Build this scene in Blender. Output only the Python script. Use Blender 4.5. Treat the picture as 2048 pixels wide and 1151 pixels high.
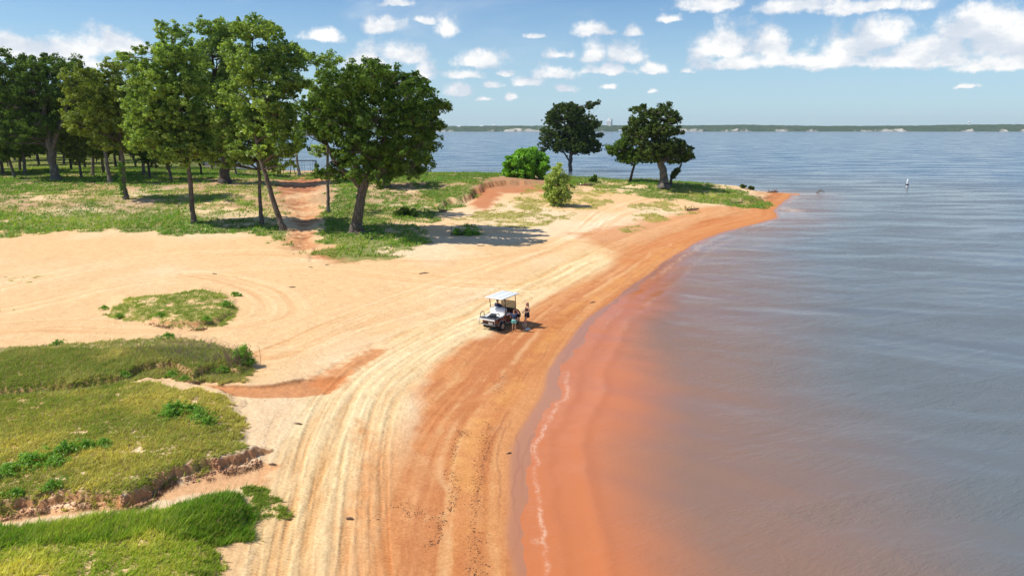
import bpy, bmesh, math, random
import numpy as np
from mathutils import Vector, Matrix

R = math.radians
random.seed(7)
rng = np.random.default_rng(11)
scene = bpy.context.scene
for o in list(bpy.data.objects):
    bpy.data.objects.remove(o)

# ------------------------------------------------------------------ camera
CAM_Z = 12.5
PITCH = 13.05
F = 1366.0                       # focal length in photo pixels (2048 wide)
cam_d = bpy.data.cameras.new('camera')
cam = bpy.data.objects.new('camera', cam_d)
scene.collection.objects.link(cam)
cam.location = (0, 0, CAM_Z)
cam.rotation_euler = (R(90 - PITCH), 0, 0)
cam_d.sensor_width = 36.0
cam_d.lens = 36.0 * F / 2048.0
cam_d.clip_start = 0.3
cam_d.clip_end = 60000
scene.camera = cam

# ------------------------------------------------------------------ light
SUN_EL = 53.0
SUN_AZ = 188.0 + 90              # compass-like angle of the sun: where light comes from (0 = +y, clockwise)
SHADOW = 6.0                     # shadows fall to +x, this many degrees towards +y
sx, sy = -math.cos(R(SHADOW)), -math.sin(R(SHADOW))
sun_dir = Vector((sx * math.cos(R(SUN_EL)), sy * math.cos(R(SUN_EL)), math.sin(R(SUN_EL))))
sun_d = bpy.data.lights.new('sun', 'SUN')
sun_d.energy = 5.0
sun_d.angle = R(0.5)
sun_d.color = (1.0, 0.95, 0.86)
sun = bpy.data.objects.new('sun', sun_d)
sun.rotation_euler = sun_dir.to_track_quat('Z', 'Y').to_euler()
sun.location = (0, 0, 60)
scene.collection.objects.link(sun)

scene.view_settings.view_transform = 'Standard'
scene.view_settings.look = 'None'
scene.view_settings.exposure = 0.0
scene.view_settings.gamma = 1.0
scene.render.engine = 'CYCLES'
scene.cycles.max_bounces = 6
scene.cycles.transparent_max_bounces = 8
scene.cycles.caustics_reflective = False
scene.cycles.caustics_refractive = False


def pix_dir(px, py):
    """unit ray of a photo pixel"""
    a = R(PITCH)
    x = (px - 1024.0) / F
    v = (575.5 - py) / F
    d = np.array([x, math.cos(a) + v * math.sin(a), -math.sin(a) + v * math.cos(a)])
    return d / np.linalg.norm(d)


def P(px, py, z=0.0):
    """ground point at height z seen at a photo pixel"""
    d = pix_dir(px, py)
    t = (z - CAM_Z) / d[2]
    return (d[0] * t, d[1] * t)


def onplane(px, py, Y):
    """point at distance Y (vertical plane) seen at a photo pixel"""
    d = pix_dir(px, py)
    t = Y / d[1]
    return Vector((d[0] * t, Y, CAM_Z + d[2] * t))


# ------------------------------------------------------------------ node helpers
class NT:
    def __init__(s, tree):
        s.t = tree
        s.n = tree.nodes
        s.l = tree.links

    def new(s, typ, **kw):
        n = s.n.new(typ)
        for k, v in kw.items():
            setattr(n, k, v)
        return n

    def put(s, sock, val):
        if isinstance(val, bpy.types.NodeSocket):
            s.l.new(val, sock)
        elif val is not None:
            sock.default_value = val

    def math(s, op, a, b=None, c=None, clamp=False):
        n = s.new('ShaderNodeMath', operation=op, use_clamp=clamp)
        s.put(n.inputs[0], a); s.put(n.inputs[1], b); s.put(n.inputs[2], c)
        return n.outputs[0]

    def vmath(s, op, a, b=None, c=None):
        n = s.new('ShaderNodeVectorMath', operation=op)
        s.put(n.inputs[0], a); s.put(n.inputs[1], b); s.put(n.inputs[2], c)
        return n.outputs['Value'] if op in ('LENGTH', 'DOT_PRODUCT', 'DISTANCE') else n.outputs[0]

    def ramp(s, v, lo, hi, a=0.0, b=1.0, smooth=True):
        n = s.new('ShaderNodeMapRange')
        n.interpolation_type = 'SMOOTHSTEP' if smooth else 'LINEAR'
        s.put(n.inputs[0], v); s.put(n.inputs[1], lo); s.put(n.inputs[2], hi)
        s.put(n.inputs[3], a); s.put(n.inputs[4], b)
        return n.outputs[0]

    def noise(s, vec, scale, detail=4.0, rough=0.55, dist=0.0):
        n = s.new('ShaderNodeTexNoise')
        s.put(n.inputs['Vector'], vec)
        n.inputs['Scale'].default_value = scale
        n.inputs['Detail'].default_value = detail
        n.inputs['Roughness'].default_value = rough
        n.inputs['Distortion'].default_value = dist
        return n.outputs[0]

    def mix(s, f, a, b, mode='MIX'):
        n = s.new('ShaderNodeMix', data_type='RGBA', blend_type=mode)
        s.put(n.inputs[0], f)
        for sock, v in ((n.inputs[6], a), (n.inputs[7], b)):
            if isinstance(v, bpy.types.NodeSocket):
                s.l.new(v, sock)
            else:
                sock.default_value = (v[0], v[1], v[2], 1.0)
        return n.outputs[2]

    def xyz(s, x, y, z):
        n = s.new('ShaderNodeCombineXYZ')
        s.put(n.inputs[0], x); s.put(n.inputs[1], y); s.put(n.inputs[2], z)
        return n.outputs[0]


# ------------------------------------------------------------------ sky
world = bpy.data.worlds.new('World')
scene.world = world
world.use_nodes = True
W = NT(world.node_tree)
W.n.clear()
sky = W.new('ShaderNodeTexSky', sky_type='NISHITA')
sky.sun_disc = False
sky.sun_elevation = R(SUN_EL)
sky.sun_rotation = math.atan2(sun_dir.x, sun_dir.y)
sky.altitude = 200
sky.air_density = 1.15
sky.dust_density = 0.4
sky.ozone_density = 2.2
tc = W.new('ShaderNodeTexCoord')
sep = W.new('ShaderNodeSeparateXYZ')
W.l.new(tc.outputs['Generated'], sep.inputs[0])
az = W.math('ARCTAN2', sep.outputs[0], sep.outputs[1])
el = W.math('ARCSINE', sep.outputs[2])
uv = W.xyz(az, el, 0.0)
# clouds: (x, y, rx, ry) read off the photograph, stored as directions on the sky
CL = [(35, 102, 75, 26), (110, 102, 60, 24), (205, 84, 52, 24), (258, 94, 40, 18), (150, 92, 50, 20), (110, 118, 90, 14),
      (768, 48, 42, 20), (893, 52, 30, 24), (850, 40, 22, 9), (640, 70, 48, 14), (735, 118, 50, 34), (800, 104, 55, 24), (858, 140, 26, 26),
      (958, 118, 58, 20), (925, 150, 36, 12), (985, 170, 28, 8), (1012, 145, 22, 8), (915, 180, 28, 14),
      (1192, 58, 40, 17), (1264, 63, 19, 13), (1340, 38, 24, 10), (1110, 145, 55, 16), (1050, 162, 32, 12),
      (1190, 105, 28, 24), (1250, 108, 44, 26), (1215, 140, 60, 12), (1305, 132, 28, 14),
      (1130, 176, 29, 10), (1217, 174, 20, 8), (1303, 183, 11, 6), (1020, 195, 16, 7), (972, 200, 20, 6), (1375, 140, 18, 8),
      (1120, 105, 30, 12), (1070, 70, 22, 6), (1412, 8, 66, 18), (1600, 10, 100, 18), (1740, 12, 110, 12), (790, 5, 40, 8),
      (1455, 82, 62, 40), (1545, 88, 34, 36), (1460, 125, 80, 18), (1560, 118, 70, 18),
      (1690, 95, 60, 36), (1760, 72, 55, 34), (1850, 95, 90, 40), (1945, 50, 70, 32), (2020, 75, 80, 46), (1800, 122, 190, 14),
      (1640, 118, 80, 14), (2030, 120, 90, 22), (1935, 173, 18, 5), (660, 262 - 90, 30, 9)]
wob = W.new('ShaderNodeTexNoise')
wob.inputs['Scale'].default_value = 22.0
wob.inputs['Detail'].default_value = 5.0
wob.inputs['Roughness'].default_value = 0.6
W.l.new(uv, wob.inputs['Vector'])
off = W.vmath('SUBTRACT', wob.outputs['Color'], (0.5, 0.5, 0.5))
off = W.vmath('MULTIPLY', off, (0.035, 0.022, 0.0))
uvw = W.vmath('ADD', uv, off)
dist = None
low = None
for (cx, cy, rx, ry) in CL:
    d = pix_dir(cx, cy + ry * 0.35)
    a0, e0 = math.atan2(d[0], d[1]), math.asin(d[2])
    irx, iry = F / rx * 0.92, F / (ry * 1.35) * 0.98
    V = W.vmath('MULTIPLY_ADD', uvw, (irx, iry, 0), (-a0 * irx, -e0 * iry, 0))
    Vn = W.vmath('MULTIPLY', V, (-1, -2.4, 1))
    M = W.vmath('MAXIMUM', V, Vn)
    L = W.vmath('LENGTH', M)
    dist = L if dist is None else W.math('SMOOTH_MIN', dist, L, 0.18)
n1 = W.noise(uv, 34.0, 8.0, 0.62)
n2 = W.noise(W.vmath('MULTIPLY', uv, (1, 1.6, 1)), 17.0, 5.0, 0.55)
fld = W.math('SUBTRACT', 1.02, dist)
fld = W.math('ADD', fld, W.math('MULTIPLY', W.math('SUBTRACT', n1, 0.5), 2.0))
dens = W.ramp(fld, -0.06, 0.62)
core = W.ramp(fld, 0.1, 0.75)
# high thin veil, and a cloud deck added above view to whiten water reflections
veil = W.ramp(W.noise(W.vmath('MULTIPLY', uv, (1, 5.0, 1)), 2.6, 6.0, 0.6, 0.6), 0.46, 0.76, 0.0, 0.55)
deckn = W.noise(tc.outputs['Generated'], 3.2, 6.0, 0.6)
deck = W.math('MULTIPLY', W.ramp(deckn, 0.50, 0.64), W.ramp(el, R(15), R(24)))
deck = W.math('MULTIPLY', deck, W.ramp(el, R(30), R(42), 1.0, 0.0))
deck = W.math('MULTIPLY', deck, W.ramp(sep.outputs[1], 0.1, 0.5))
hz = W.ramp(el, 0.0, R(12), 1.0, 0.0)
hump = W.ramp(n2, 0.36, 0.60)
tone = W.math('ADD', W.math('MULTIPLY', core, 0.25), W.math('MULTIPLY', hump, 0.75))
ccol = W.mix(tone, (0.60, 0.69, 0.82), (1.08, 1.07, 1.05))  # cloud shading painted in: greyer lows, whiter humps
skyc = W.mix(1.0, sky.outputs[0], (0.072, 0.096, 0.122), 'MULTIPLY')
skyc = W.mix(W.math('MULTIPLY', hz, 0.6), skyc, (0.56, 0.79, 0.97))
skyc = W.mix(W.ramp(el, R(30), R(70), 0.0, 0.35), skyc, (0.02, 0.05, 0.10))  # upper sky, out of view, dimmed to weaken the fill light
c1 = W.mix(W.math('MULTIPLY', veil, W.ramp(el, R(2), R(9))), skyc, (0.75, 0.83, 0.92))
c2 = W.mix(W.math('MULTIPLY', deck, 0.85), c1, (1.0, 1.03, 1.08))
c3 = W.mix(W.math('MULTIPLY', dens, 0.97), c2, ccol)
bg = W.new('ShaderNodeBackground')
W.l.new(c3, bg.inputs[0])
bg.inputs[1].default_value = 1.0
wo = W.new('ShaderNodeOutputWorld')
W.l.new(bg.outputs[0], wo.inputs[0])
world.cycles.sampling_method = 'MANUAL'
world.cycles.sample_map_resolution = 512


# ------------------------------------------------------------------ numpy noise
def _h(ix, iy, s):
    n = (ix * 374761393 + iy * 668265263 + s * 974634777) & 0xffffffff
    n = ((n ^ (n >> 13)) * 1274126177) & 0xffffffff
    n = n ^ (n >> 16)
    return (n & 0xffff).astype(np.float32) / 65535.0


def vnoise(x, y, s=0):
    fx, fy = np.floor(x), np.floor(y)
    ix, iy = fx.astype(np.int64), fy.astype(np.int64)
    tx = (x - fx).astype(np.float32); ty = (y - fy).astype(np.float32)
    tx = tx * tx * (3 - 2 * tx); ty = ty * ty * (3 - 2 * ty)
    a = _h(ix, iy, s); b = _h(ix + 1, iy, s); c = _h(ix, iy + 1, s); d = _h(ix + 1, iy + 1, s)
    return (a + (b - a) * tx) * (1 - ty) + (c + (d - c) * tx) * ty


def fbm(x, y, s=0, o=4, g=0.5):
    r = 0; a = 1; t = 0
    for k in range(o):
        r = r + a * vnoise(x * 2 ** k + 17.3 * k, y * 2 ** k - 9.1 * k, s + k)
        t += a; a *= g
    return r / t


def sst(x, a, b):
    t = np.clip((x - a) / (b - a), 0, 1)
    return t * t * (3 - 2 * t)


def polyline(x, y, pts, closed=False):
    """distance, signed side, arc length and interpolated extra value at the nearest point"""
    pts = np.asarray(pts, dtype=np.float64)
    n = len(pts)
    best = np.full(x.shape, 1e18); side = np.zeros(x.shape); arc = np.zeros(x.shape)
    ex = np.zeros(x.shape); s0 = 0.0
    inside = np.zeros(x.shape, bool)
    for i in range(n if closed else n - 1):
        ax, ay = pts[i][:2]; bx, by = pts[(i + 1) % n][:2]
        dx, dy = bx - ax, by - ay
        L = math.hypot(dx, dy) + 1e-9
        t = np.clip(((x - ax) * dx + (y - ay) * dy) / (L * L), 0, 1)
        qx, qy = x - (ax + t * dx), y - (ay + t * dy)
        d2 = qx * qx + qy * qy
        m = d2 < best
        best = np.where(m, d2, best)
        side = np.where(m, dx * qy - dy * qx, side)
        arc = np.where(m, s0 + t * L, arc)
        if pts.shape[1] > 2:
            ex = np.where(m, pts[i][2] * (1 - t) + pts[(i + 1) % n][2] * t, ex)
        if closed:
            c = ((ay > y) != (by > y))
            with np.errstate(all='ignore'):
                xi = ax + (y - ay) * dx / (dy if abs(dy) > 1e-12 else 1e-12)
            inside ^= (c & (x < xi))
        s0 += L
    d = np.sqrt(best)
    if closed:
        return np.where(inside, d, -d), arc, ex
    return np.where(side > 0, d, -d), arc, ex


def smooth(pts, n=6):
    pts = [np.array(p, float) for p in pts]
    out = []
    for i in range(len(pts) - 1):
        p0 = pts[max(i - 1, 0)]; p1 = pts[i]; p2 = pts[i + 1]; p3 = pts[min(i + 2, len(pts) - 1)]
        for k in range(n):
            t = k / n
            out.append(0.5 * ((2 * p1) + (-p0 + p2) * t + (2 * p0 - 5 * p1 + 4 * p2 - p3) * t * t + (-p0 + 3 * p1 - 3 * p2 + p3) * t ** 3))
    out.append(pts[-1])
    return out


def local(x, y, pts, margin, fn, default):
    """evaluate fn only near pts (bounding box)"""
    a = np.array([p[:2] for p in pts])
    m = ((x > a[:, 0].min() - margin) & (x < a[:, 0].max() + margin) & (y > a[:, 1].min() - margin) & (y < a[:, 1].max() + margin))
    out = np.full(x.shape, default, dtype=np.float64)
    if m.any():
        out[m] = fn(x[m], y[m])
    return out


# ------------------------------------------------------------------ shore outline
shore_px = [(1086, 1151), (1076, 1050), (1068, 960), (1070, 895), (1082, 855), (1106, 810), (1122, 782), (1132, 752), (1152, 712), (1187, 660),
            (1215, 628), (1262, 592), (1318, 552), (1350, 524), (1400, 492), (1450, 470), (1505, 453), (1558, 440), (1566, 431), (1560, 421),
            (1574, 408), (1588, 397), (1592, 391)]
shore = [(1.0, 9.0), (0.95, 13.0)] + [P(a, b, 0) for a, b in shore_px]
shore = smooth(shore, 3)
LAND = [(0.9, -60.0, 0.06), (1.0, 6.0, 0.06)] + [(p[0], p[1], 0.055 + 0.045 * min(max((p[0] - 38) / 14, 0), 1)) for p in shore]
LAND += [(58.0, 137.0, 0.10), (50, 141, 0.11), (34, 147, 0.14), (10, 150, 0.5), (-22, 155, 0.7), (-52, 160, 0.6), (-74, 172, 0.6), (-88, 205, 0.6), (-112, 250, 0.4),
         (-150, 330, 0.3), (-220, 470, 0.3), (-700, 470, 0.3), (-700, -60, 0.3)]
SHORE_LINE = [(p[0], p[1]) for p in LAND[:len(shore) + 2]]

CTRL = [(800, 1100, .75), (600, 1000, .9), (300, 1100, 1.0), (60, 1100, 1.0), (0, 900, 1.0), (300, 850, 1.0), (500, 850, .95), (700, 800, .8), (900, 900, .5),
        (1000, 650, .6), (800, 600, .85), (500, 600, .95), (200, 620, .95), (0, 620, 1.0), (0, 500, 1.2), (300, 485, 1.15), (600, 490, 1.05), (800, 510, 1.0),
        (1000, 490, .95), (1100, 460, .9), (1200, 440, .9), (1300, 425, .9), (1400, 405, 1.0), (1480, 400, .9),
        (0, 460, 1.4), (200, 462, 1.4), (400, 460, 1.4), (560, 475, 1.2), (712, 475, 1.3), (900, 445, 1.2), (1000, 435, 1.2), (1110, 412, 1.5),
        (0, 420, 2.2), (250, 400, 2.5), (450, 400, 2.5), (800, 400, 2.2), (900, 405, 1.8), (1000, 402, 1.9), (1100, 388, 2.2), (1200, 388, 1.9),
        (0, 372, 3.3), (200, 368, 3.4), (450, 364, 3.5), (650, 368, 3.3), (800, 366, 3.5), (950, 364, 3.6), (1050, 364, 3.5), (1150, 366, 3.0), (1250, 371, 2.3),
        (1340, 377, 2.1), (1430, 380, 1.7), (1500, 383, 1.4), (1545, 387, 0.9),
        (900, 354, 3.6), (600, 353, 3.5), (300, 344, 3.6), (0, 344, 3.6), (-150, 344, 3.6), (0, 315, 4.2), (200, 315, 4.0), (-100, 290, 5.5)]
ctrl = np.array([(*P(a, b, c), c) for a, b, c in CTRL] + [(-60, 10, 1.2), (-60, 40, 1.3), (-100, 80, 2.0), (-8, 0, 1.0), (-20, -10, 1), (60, 60, 0.5), (60, 20, 0.5)])


def _k(r2):
    return np.sqrt(r2 + 9.0)


A = _k((ctrl[:, None, 0] - ctrl[None, :, 0]) ** 2 + (ctrl[:, None, 1] - ctrl[None, :, 1]) ** 2)
mean_z = ctrl[:, 2].mean()
wts = np.linalg.solve(A + np.eye(len(ctrl)) * 0.02, ctrl[:, 2] - mean_z)


def rbf(x, y):
    z = np.full(x.shape, mean_z)
    for (cx, cy, _), w in zip(ctrl, wts):
        z += w * _k((x - cx) ** 2 + (y - cy) ** 2)
    return z


def poly(pts, z=0.9):
    """photo outline laid on the ground at height z, keeping an optional third value"""
    return [P(p[0], p[1], z) + tuple(p[2:3]) for p in pts]


# raised mounds: (height, outline with the width of its edge in metres)
MOUNDS = [
    (0.36, poly([(205, 618, 1.2), (225, 590, 1.2), (300, 586, 1.2), (350, 580, 1.2), (405, 570, 1.2), (445, 580, 1.0), (475, 600, .8), (470, 625, .6), (440, 645, .12),
                 (400, 652, .10), (340, 650, .15), (300, 640, .5), (230, 634, 1.0)], 1.0), 0.25, 3),
    (0.42, poly([(-200, 700, 1.2), (0, 690, 1.2), (150, 678, 1.2), (340, 668, 1.2), (430, 672, 1.2), (500, 700, 1.0), (515, 725, .8), (480, 748, .5), (430, 750, .3),
                 (415, 752, .10), (385, 762, .10), (350, 742, .10), (280, 745, .10), (235, 768, .10), (150, 785, .3), (0, 795, .3), (-200, 800, .5)], 0.95), 0.3, 5),
    (0.34, poly([(-200, 800, .5), (0, 800, .5), (150, 790, .6), (240, 772, .7), (300, 757, .9), (345, 765, 1.0), (420, 772, .9), (468, 788, .5), (492, 812, .9), (485, 850, 1.0),
                 (498, 880, 1.0), (545, 895, .3), (510, 912, .08), (460, 925, .08), (400, 940, .08), (330, 962, .08), (300, 992, .08), (250, 1012, .10), (150, 1008, .12),
                 (80, 1012, .12), (0, 1030, .15), (-200, 1040, .3)], 0.95), 0.32, 9),
    (0.32, poly([(-200, 1060, .8), (0, 1055, .8), (150, 1040, .7), (300, 1022, .6), (400, 990, .6), (470, 972, .5), (498, 1000, .5), (490, 1035, .5), (430, 1055, .6),
                 (440, 1100, .6), (410, 1180, .7), (400, 1400, .8), (-200, 1400, .8)], 0.95), 0.25, 13),
    (0.55, poly([(1240, 374, 1.5), (1340, 368, 1.5), (1450, 373, 1.5), (1530, 379, 1.5), (1552, 385, 1.2), (1500, 397, .5), (1430, 394, .6), (1330, 388, 1.5), (1250, 384, 1.5)], 1.3), 0.8, 15),
    (0.28, poly([(340, 1020, .8), (400, 990, .5), (465, 974, .5), (498, 1000, .35), (490, 1034, .35), (430, 1052, .5), (360, 1050, .8)], 1.2), 0.1, 16),
]
CUTS = [
    (0.16, poly([(385, 770, .3), (450, 772, .07), (500, 771, .07), (545, 766, .07), (610, 752, .08), (650, 748, .4), (700, 738, .6), (660, 775, .8), (600, 788, .9),
                 (520, 796, .9), (450, 795, .6)], 0.95), 0.08, 21),
    (0.14, poly([(-100, 1040, .3), (100, 1015, .3), (250, 1012, .3), (320, 970, .3), (420, 936, .3), (500, 914, .3), (560, 920, .6), (520, 960, .8), (400, 985, .6),
                 (250, 1020, .5), (0, 1050, .5), (-100, 1055, .5)], 0.95), 0.1, 25),
    # ravine down the bank between the trees
    (0.45, poly([(545, 362, 3.0), (660, 362, 3.0), (640, 385, 2.0), (640, 420, 2.0), (625, 445, 2.0), (650, 478, 2.0), (620, 490, 2.0), (575, 470, 2.0), (585, 440, 2.0),
                 (560, 405, 2.0)], 2.4), 1.6, 29),
]
# the low scarp that ends the plateau over the slope
SCARP = [P(830, 402, 2.3), P(880, 398, 2.6), P(935, 388, 2.8), P(965, 374, 3.1), P(1010, 371, 3.1), P(1070, 370, 3.1), P(1140, 372, 2.9), P(1200, 374, 2.5)]


def shore_jit(arc):
    return (fbm(arc * 0.42, arc * 0 + 1.5, 171, 4, 0.6) - 0.5) * 0.9


def height(x, y, fine=True):
    x = np.asarray(x, float); y = np.asarray(y, float)
    jx = (fbm(x * 0.35, y * 0.35, 40, 3) - 0.5) * 0.8
    s, arc, k = polyline(x, y, LAND, True)
    s = s + jx * np.clip(np.abs(s) / 6, 0.25, 1.6)
    s = s + shore_jit(arc) * (arc < 400) * np.exp(-np.abs(s) / 2.0)
    zr = rbf(x, y)
    zb = np.where(s > 0, s * k + np.clip(s - 5, 0, 60) * 0.05, s * 0.05)
    h = np.clip(0.5 + 0.5 * (zb - zr) / 0.5, 0, 1)
    z = zb * (1 - h) + zr * h - 0.25 * h * (1 - h)
    z = np.maximum(z, -1.5)
    landw = sst(s, 2.0, 8.0)
    for (H, pts, jit, sd) in MOUNDS:
        def f(a, b):
            d, _, w = polyline(a, b, pts, True)
            nz = (fbm(a * 1.3, b * 1.3, sd, 5, 0.6) - 0.5) * 2 * jit + (fbm(a * 6, b * 6, sd + 50, 3, 0.6) - 0.5) * .28 + (vnoise(a * 3.1, b * 3.1, sd + 60) - .5) * .12
            d = d + nz
            w = np.maximum(w, 0.05)
            return H * sst(d, 0.0, 1.0) ** 1 * 0.0 + H * np.where(d > 0, 1 - np.exp(-np.clip(d, 0, 50) / w), 0)
        z = z + local(x, y, pts, 1.0, f, 0.0)
    for (H, pts, jit, sd) in CUTS:
        def f(a, b):
            d, _, w = polyline(a, b, pts, True)
            d = d + (fbm(a * 1.5, b * 1.5, sd, 4, 0.6) - 0.5) * 2 * jit
            return -H * np.where(d > 0, 1 - np.exp(-np.clip(d, 0, 50) / np.maximum(w, 0.05)), 0)
        z = z + local(x, y, pts, 1.0, f, 0.0)

    def fs(a, b):
        d, ar, _ = polyline(a, b, SCARP)
        d = d + (fbm(a * 0.4, b * 0.4, 33, 4, 0.6) - 0.5) * 3.0
        L = ar.max() if ar.size else 1
        end = sst(ar, 0.5, 5) * (1 - sst(ar, 26, 33))
        return (0.55 * sst(d, -0.4, 0.5) * np.exp(-np.clip(d, 0, 99) / 8.0) - 0.35 * sst(-d, -0.5, 0.4) * np.exp(-np.clip(-d, 0, 99) / 4.0)) * end
    z = z + local(x, y, SCARP, 14.0, fs, 0.0)
    if fine:
        z = z + landw * (fbm(x * 0.25, y * 0.25, 50, 3) - 0.5) * 0.22
        z = z + landw * (fbm(x * 1.6, y * 1.6, 54, 4) - 0.5) * 0.07
    return z


def hz1(x, y):
    return float(height(np.array([x]), np.array([y]))[0])


def hit(px, py):
    """where the ray of a photo pixel meets the ground"""
    d = pix_dir(px, py)
    t = np.concatenate([np.arange(14, 60, 0.1), np.arange(60, 460, 0.25)])
    x, y, z = d[0] * t, d[1] * t, CAM_Z + d[2] * t
    h = height(x, y)
    i = np.argmax(z <= h)
    if not (z <= h).any():
        i = len(t) - 1
    return Vector((x[i], y[i], h[i]))


# ------------------------------------------------------------------ tracks and bands
def cpath(pts, z=0.85, n=5):
    return smooth([P(a, b, z) for a, b in pts], n)


LANE = cpath([(640, 1260), (648, 1151), (662, 1000), (688, 860), (735, 765), (850, 685), (985, 618), (1100, 560), (1240, 492), (1370, 446), (1480, 415), (1545, 400)], .75)
TRACKS = [cpath(p, 1.0, 4) for p in (
    [(-120, 672), (100, 650), (300, 606 + 50), (470, 650), (560, 625), (545, 590), (480, 562), (380, 545)],
    [(-120, 640), (60, 610), (200, 575), (400, 548), (650, 540), (900, 560), (1050, 560)],
    [(-120, 600), (60, 560), (260, 520), (500, 505), (800, 520), (1000, 510), (1150, 475), (1240, 430), (1300, 412)],
    [(540, 700), (640, 660), (760, 610), (900, 560), (1020, 520), (1150, 470), (1210, 425), (1290, 402), (1400, 398), (1480, 408)],
    [(560, 1151), (590, 1000), (640, 850), (720, 745), (860, 660), (1010, 590)],
    [(470, 690), (620, 690), (800, 640), (960, 590)],
)]
DARK_BAND = poly([(790, 1300, .8), (800, 1100, .7), (832, 960, .6), (815, 860, .5), (842, 780, .5), (870, 725, .5), (930, 690, .5), (1040, 655, .7), (1140, 600, 1.2), (1260, 540, 1.6),
                  (1400, 480, 2), (1560, 425, 2), (1590, 395, 1), (1565, 441, 1), (1400, 491, 1.5), (1260, 590, 1), (1130, 710, 1), (1030, 850, .8), (1010, 1000, .8), (1020, 1300, .8)], 0.3)
ORANGE_TRACK = poly([(690, 1300, .3), (705, 1151, .3), (700, 1000, .3), (720, 900, .3), (700, 820, .4), (735, 830, .4), (765, 900, .3), (750, 1000, .3), (742, 1151, .3), (740, 1300, .3)], .8)
RED_PATCH = poly([(610, 752, .4), (660, 735, .6), (740, 690, .8), (790, 690, .5), (720, 740, .5), (680, 770, .5), (630, 780, .4)], .85)
RED_POINT = poly([(1140, 470, 2), (1260, 445, 2), (1380, 420, 2), (1500, 402, 1.5), (1590, 391, .8), (1566, 432, 1), (1400, 480, 2), (1250, 520, 2)], .7)
RAVINE = poly([(548, 364, 3), (660, 364, 3), (655, 385, 2), (640, 400, 2), (615, 440, 1.5), (660, 480, 1.5), (720, 500, 1.5), (640, 492, 1.5), (585, 470, 1.5), (580, 430, 1.5), (555, 400, 2)], 2.2)
SCARP_RED = [(935, 392, 1), (950, 366, 1), (1000, 362, 1), (1070, 362, 1), (1150, 366, 1), (1140, 376, 1), (1080, 378, 1), (1010, 380, 1), (975, 400, 1)]
SCARP_RED = poly(SCARP_RED, 3.0)

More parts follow.
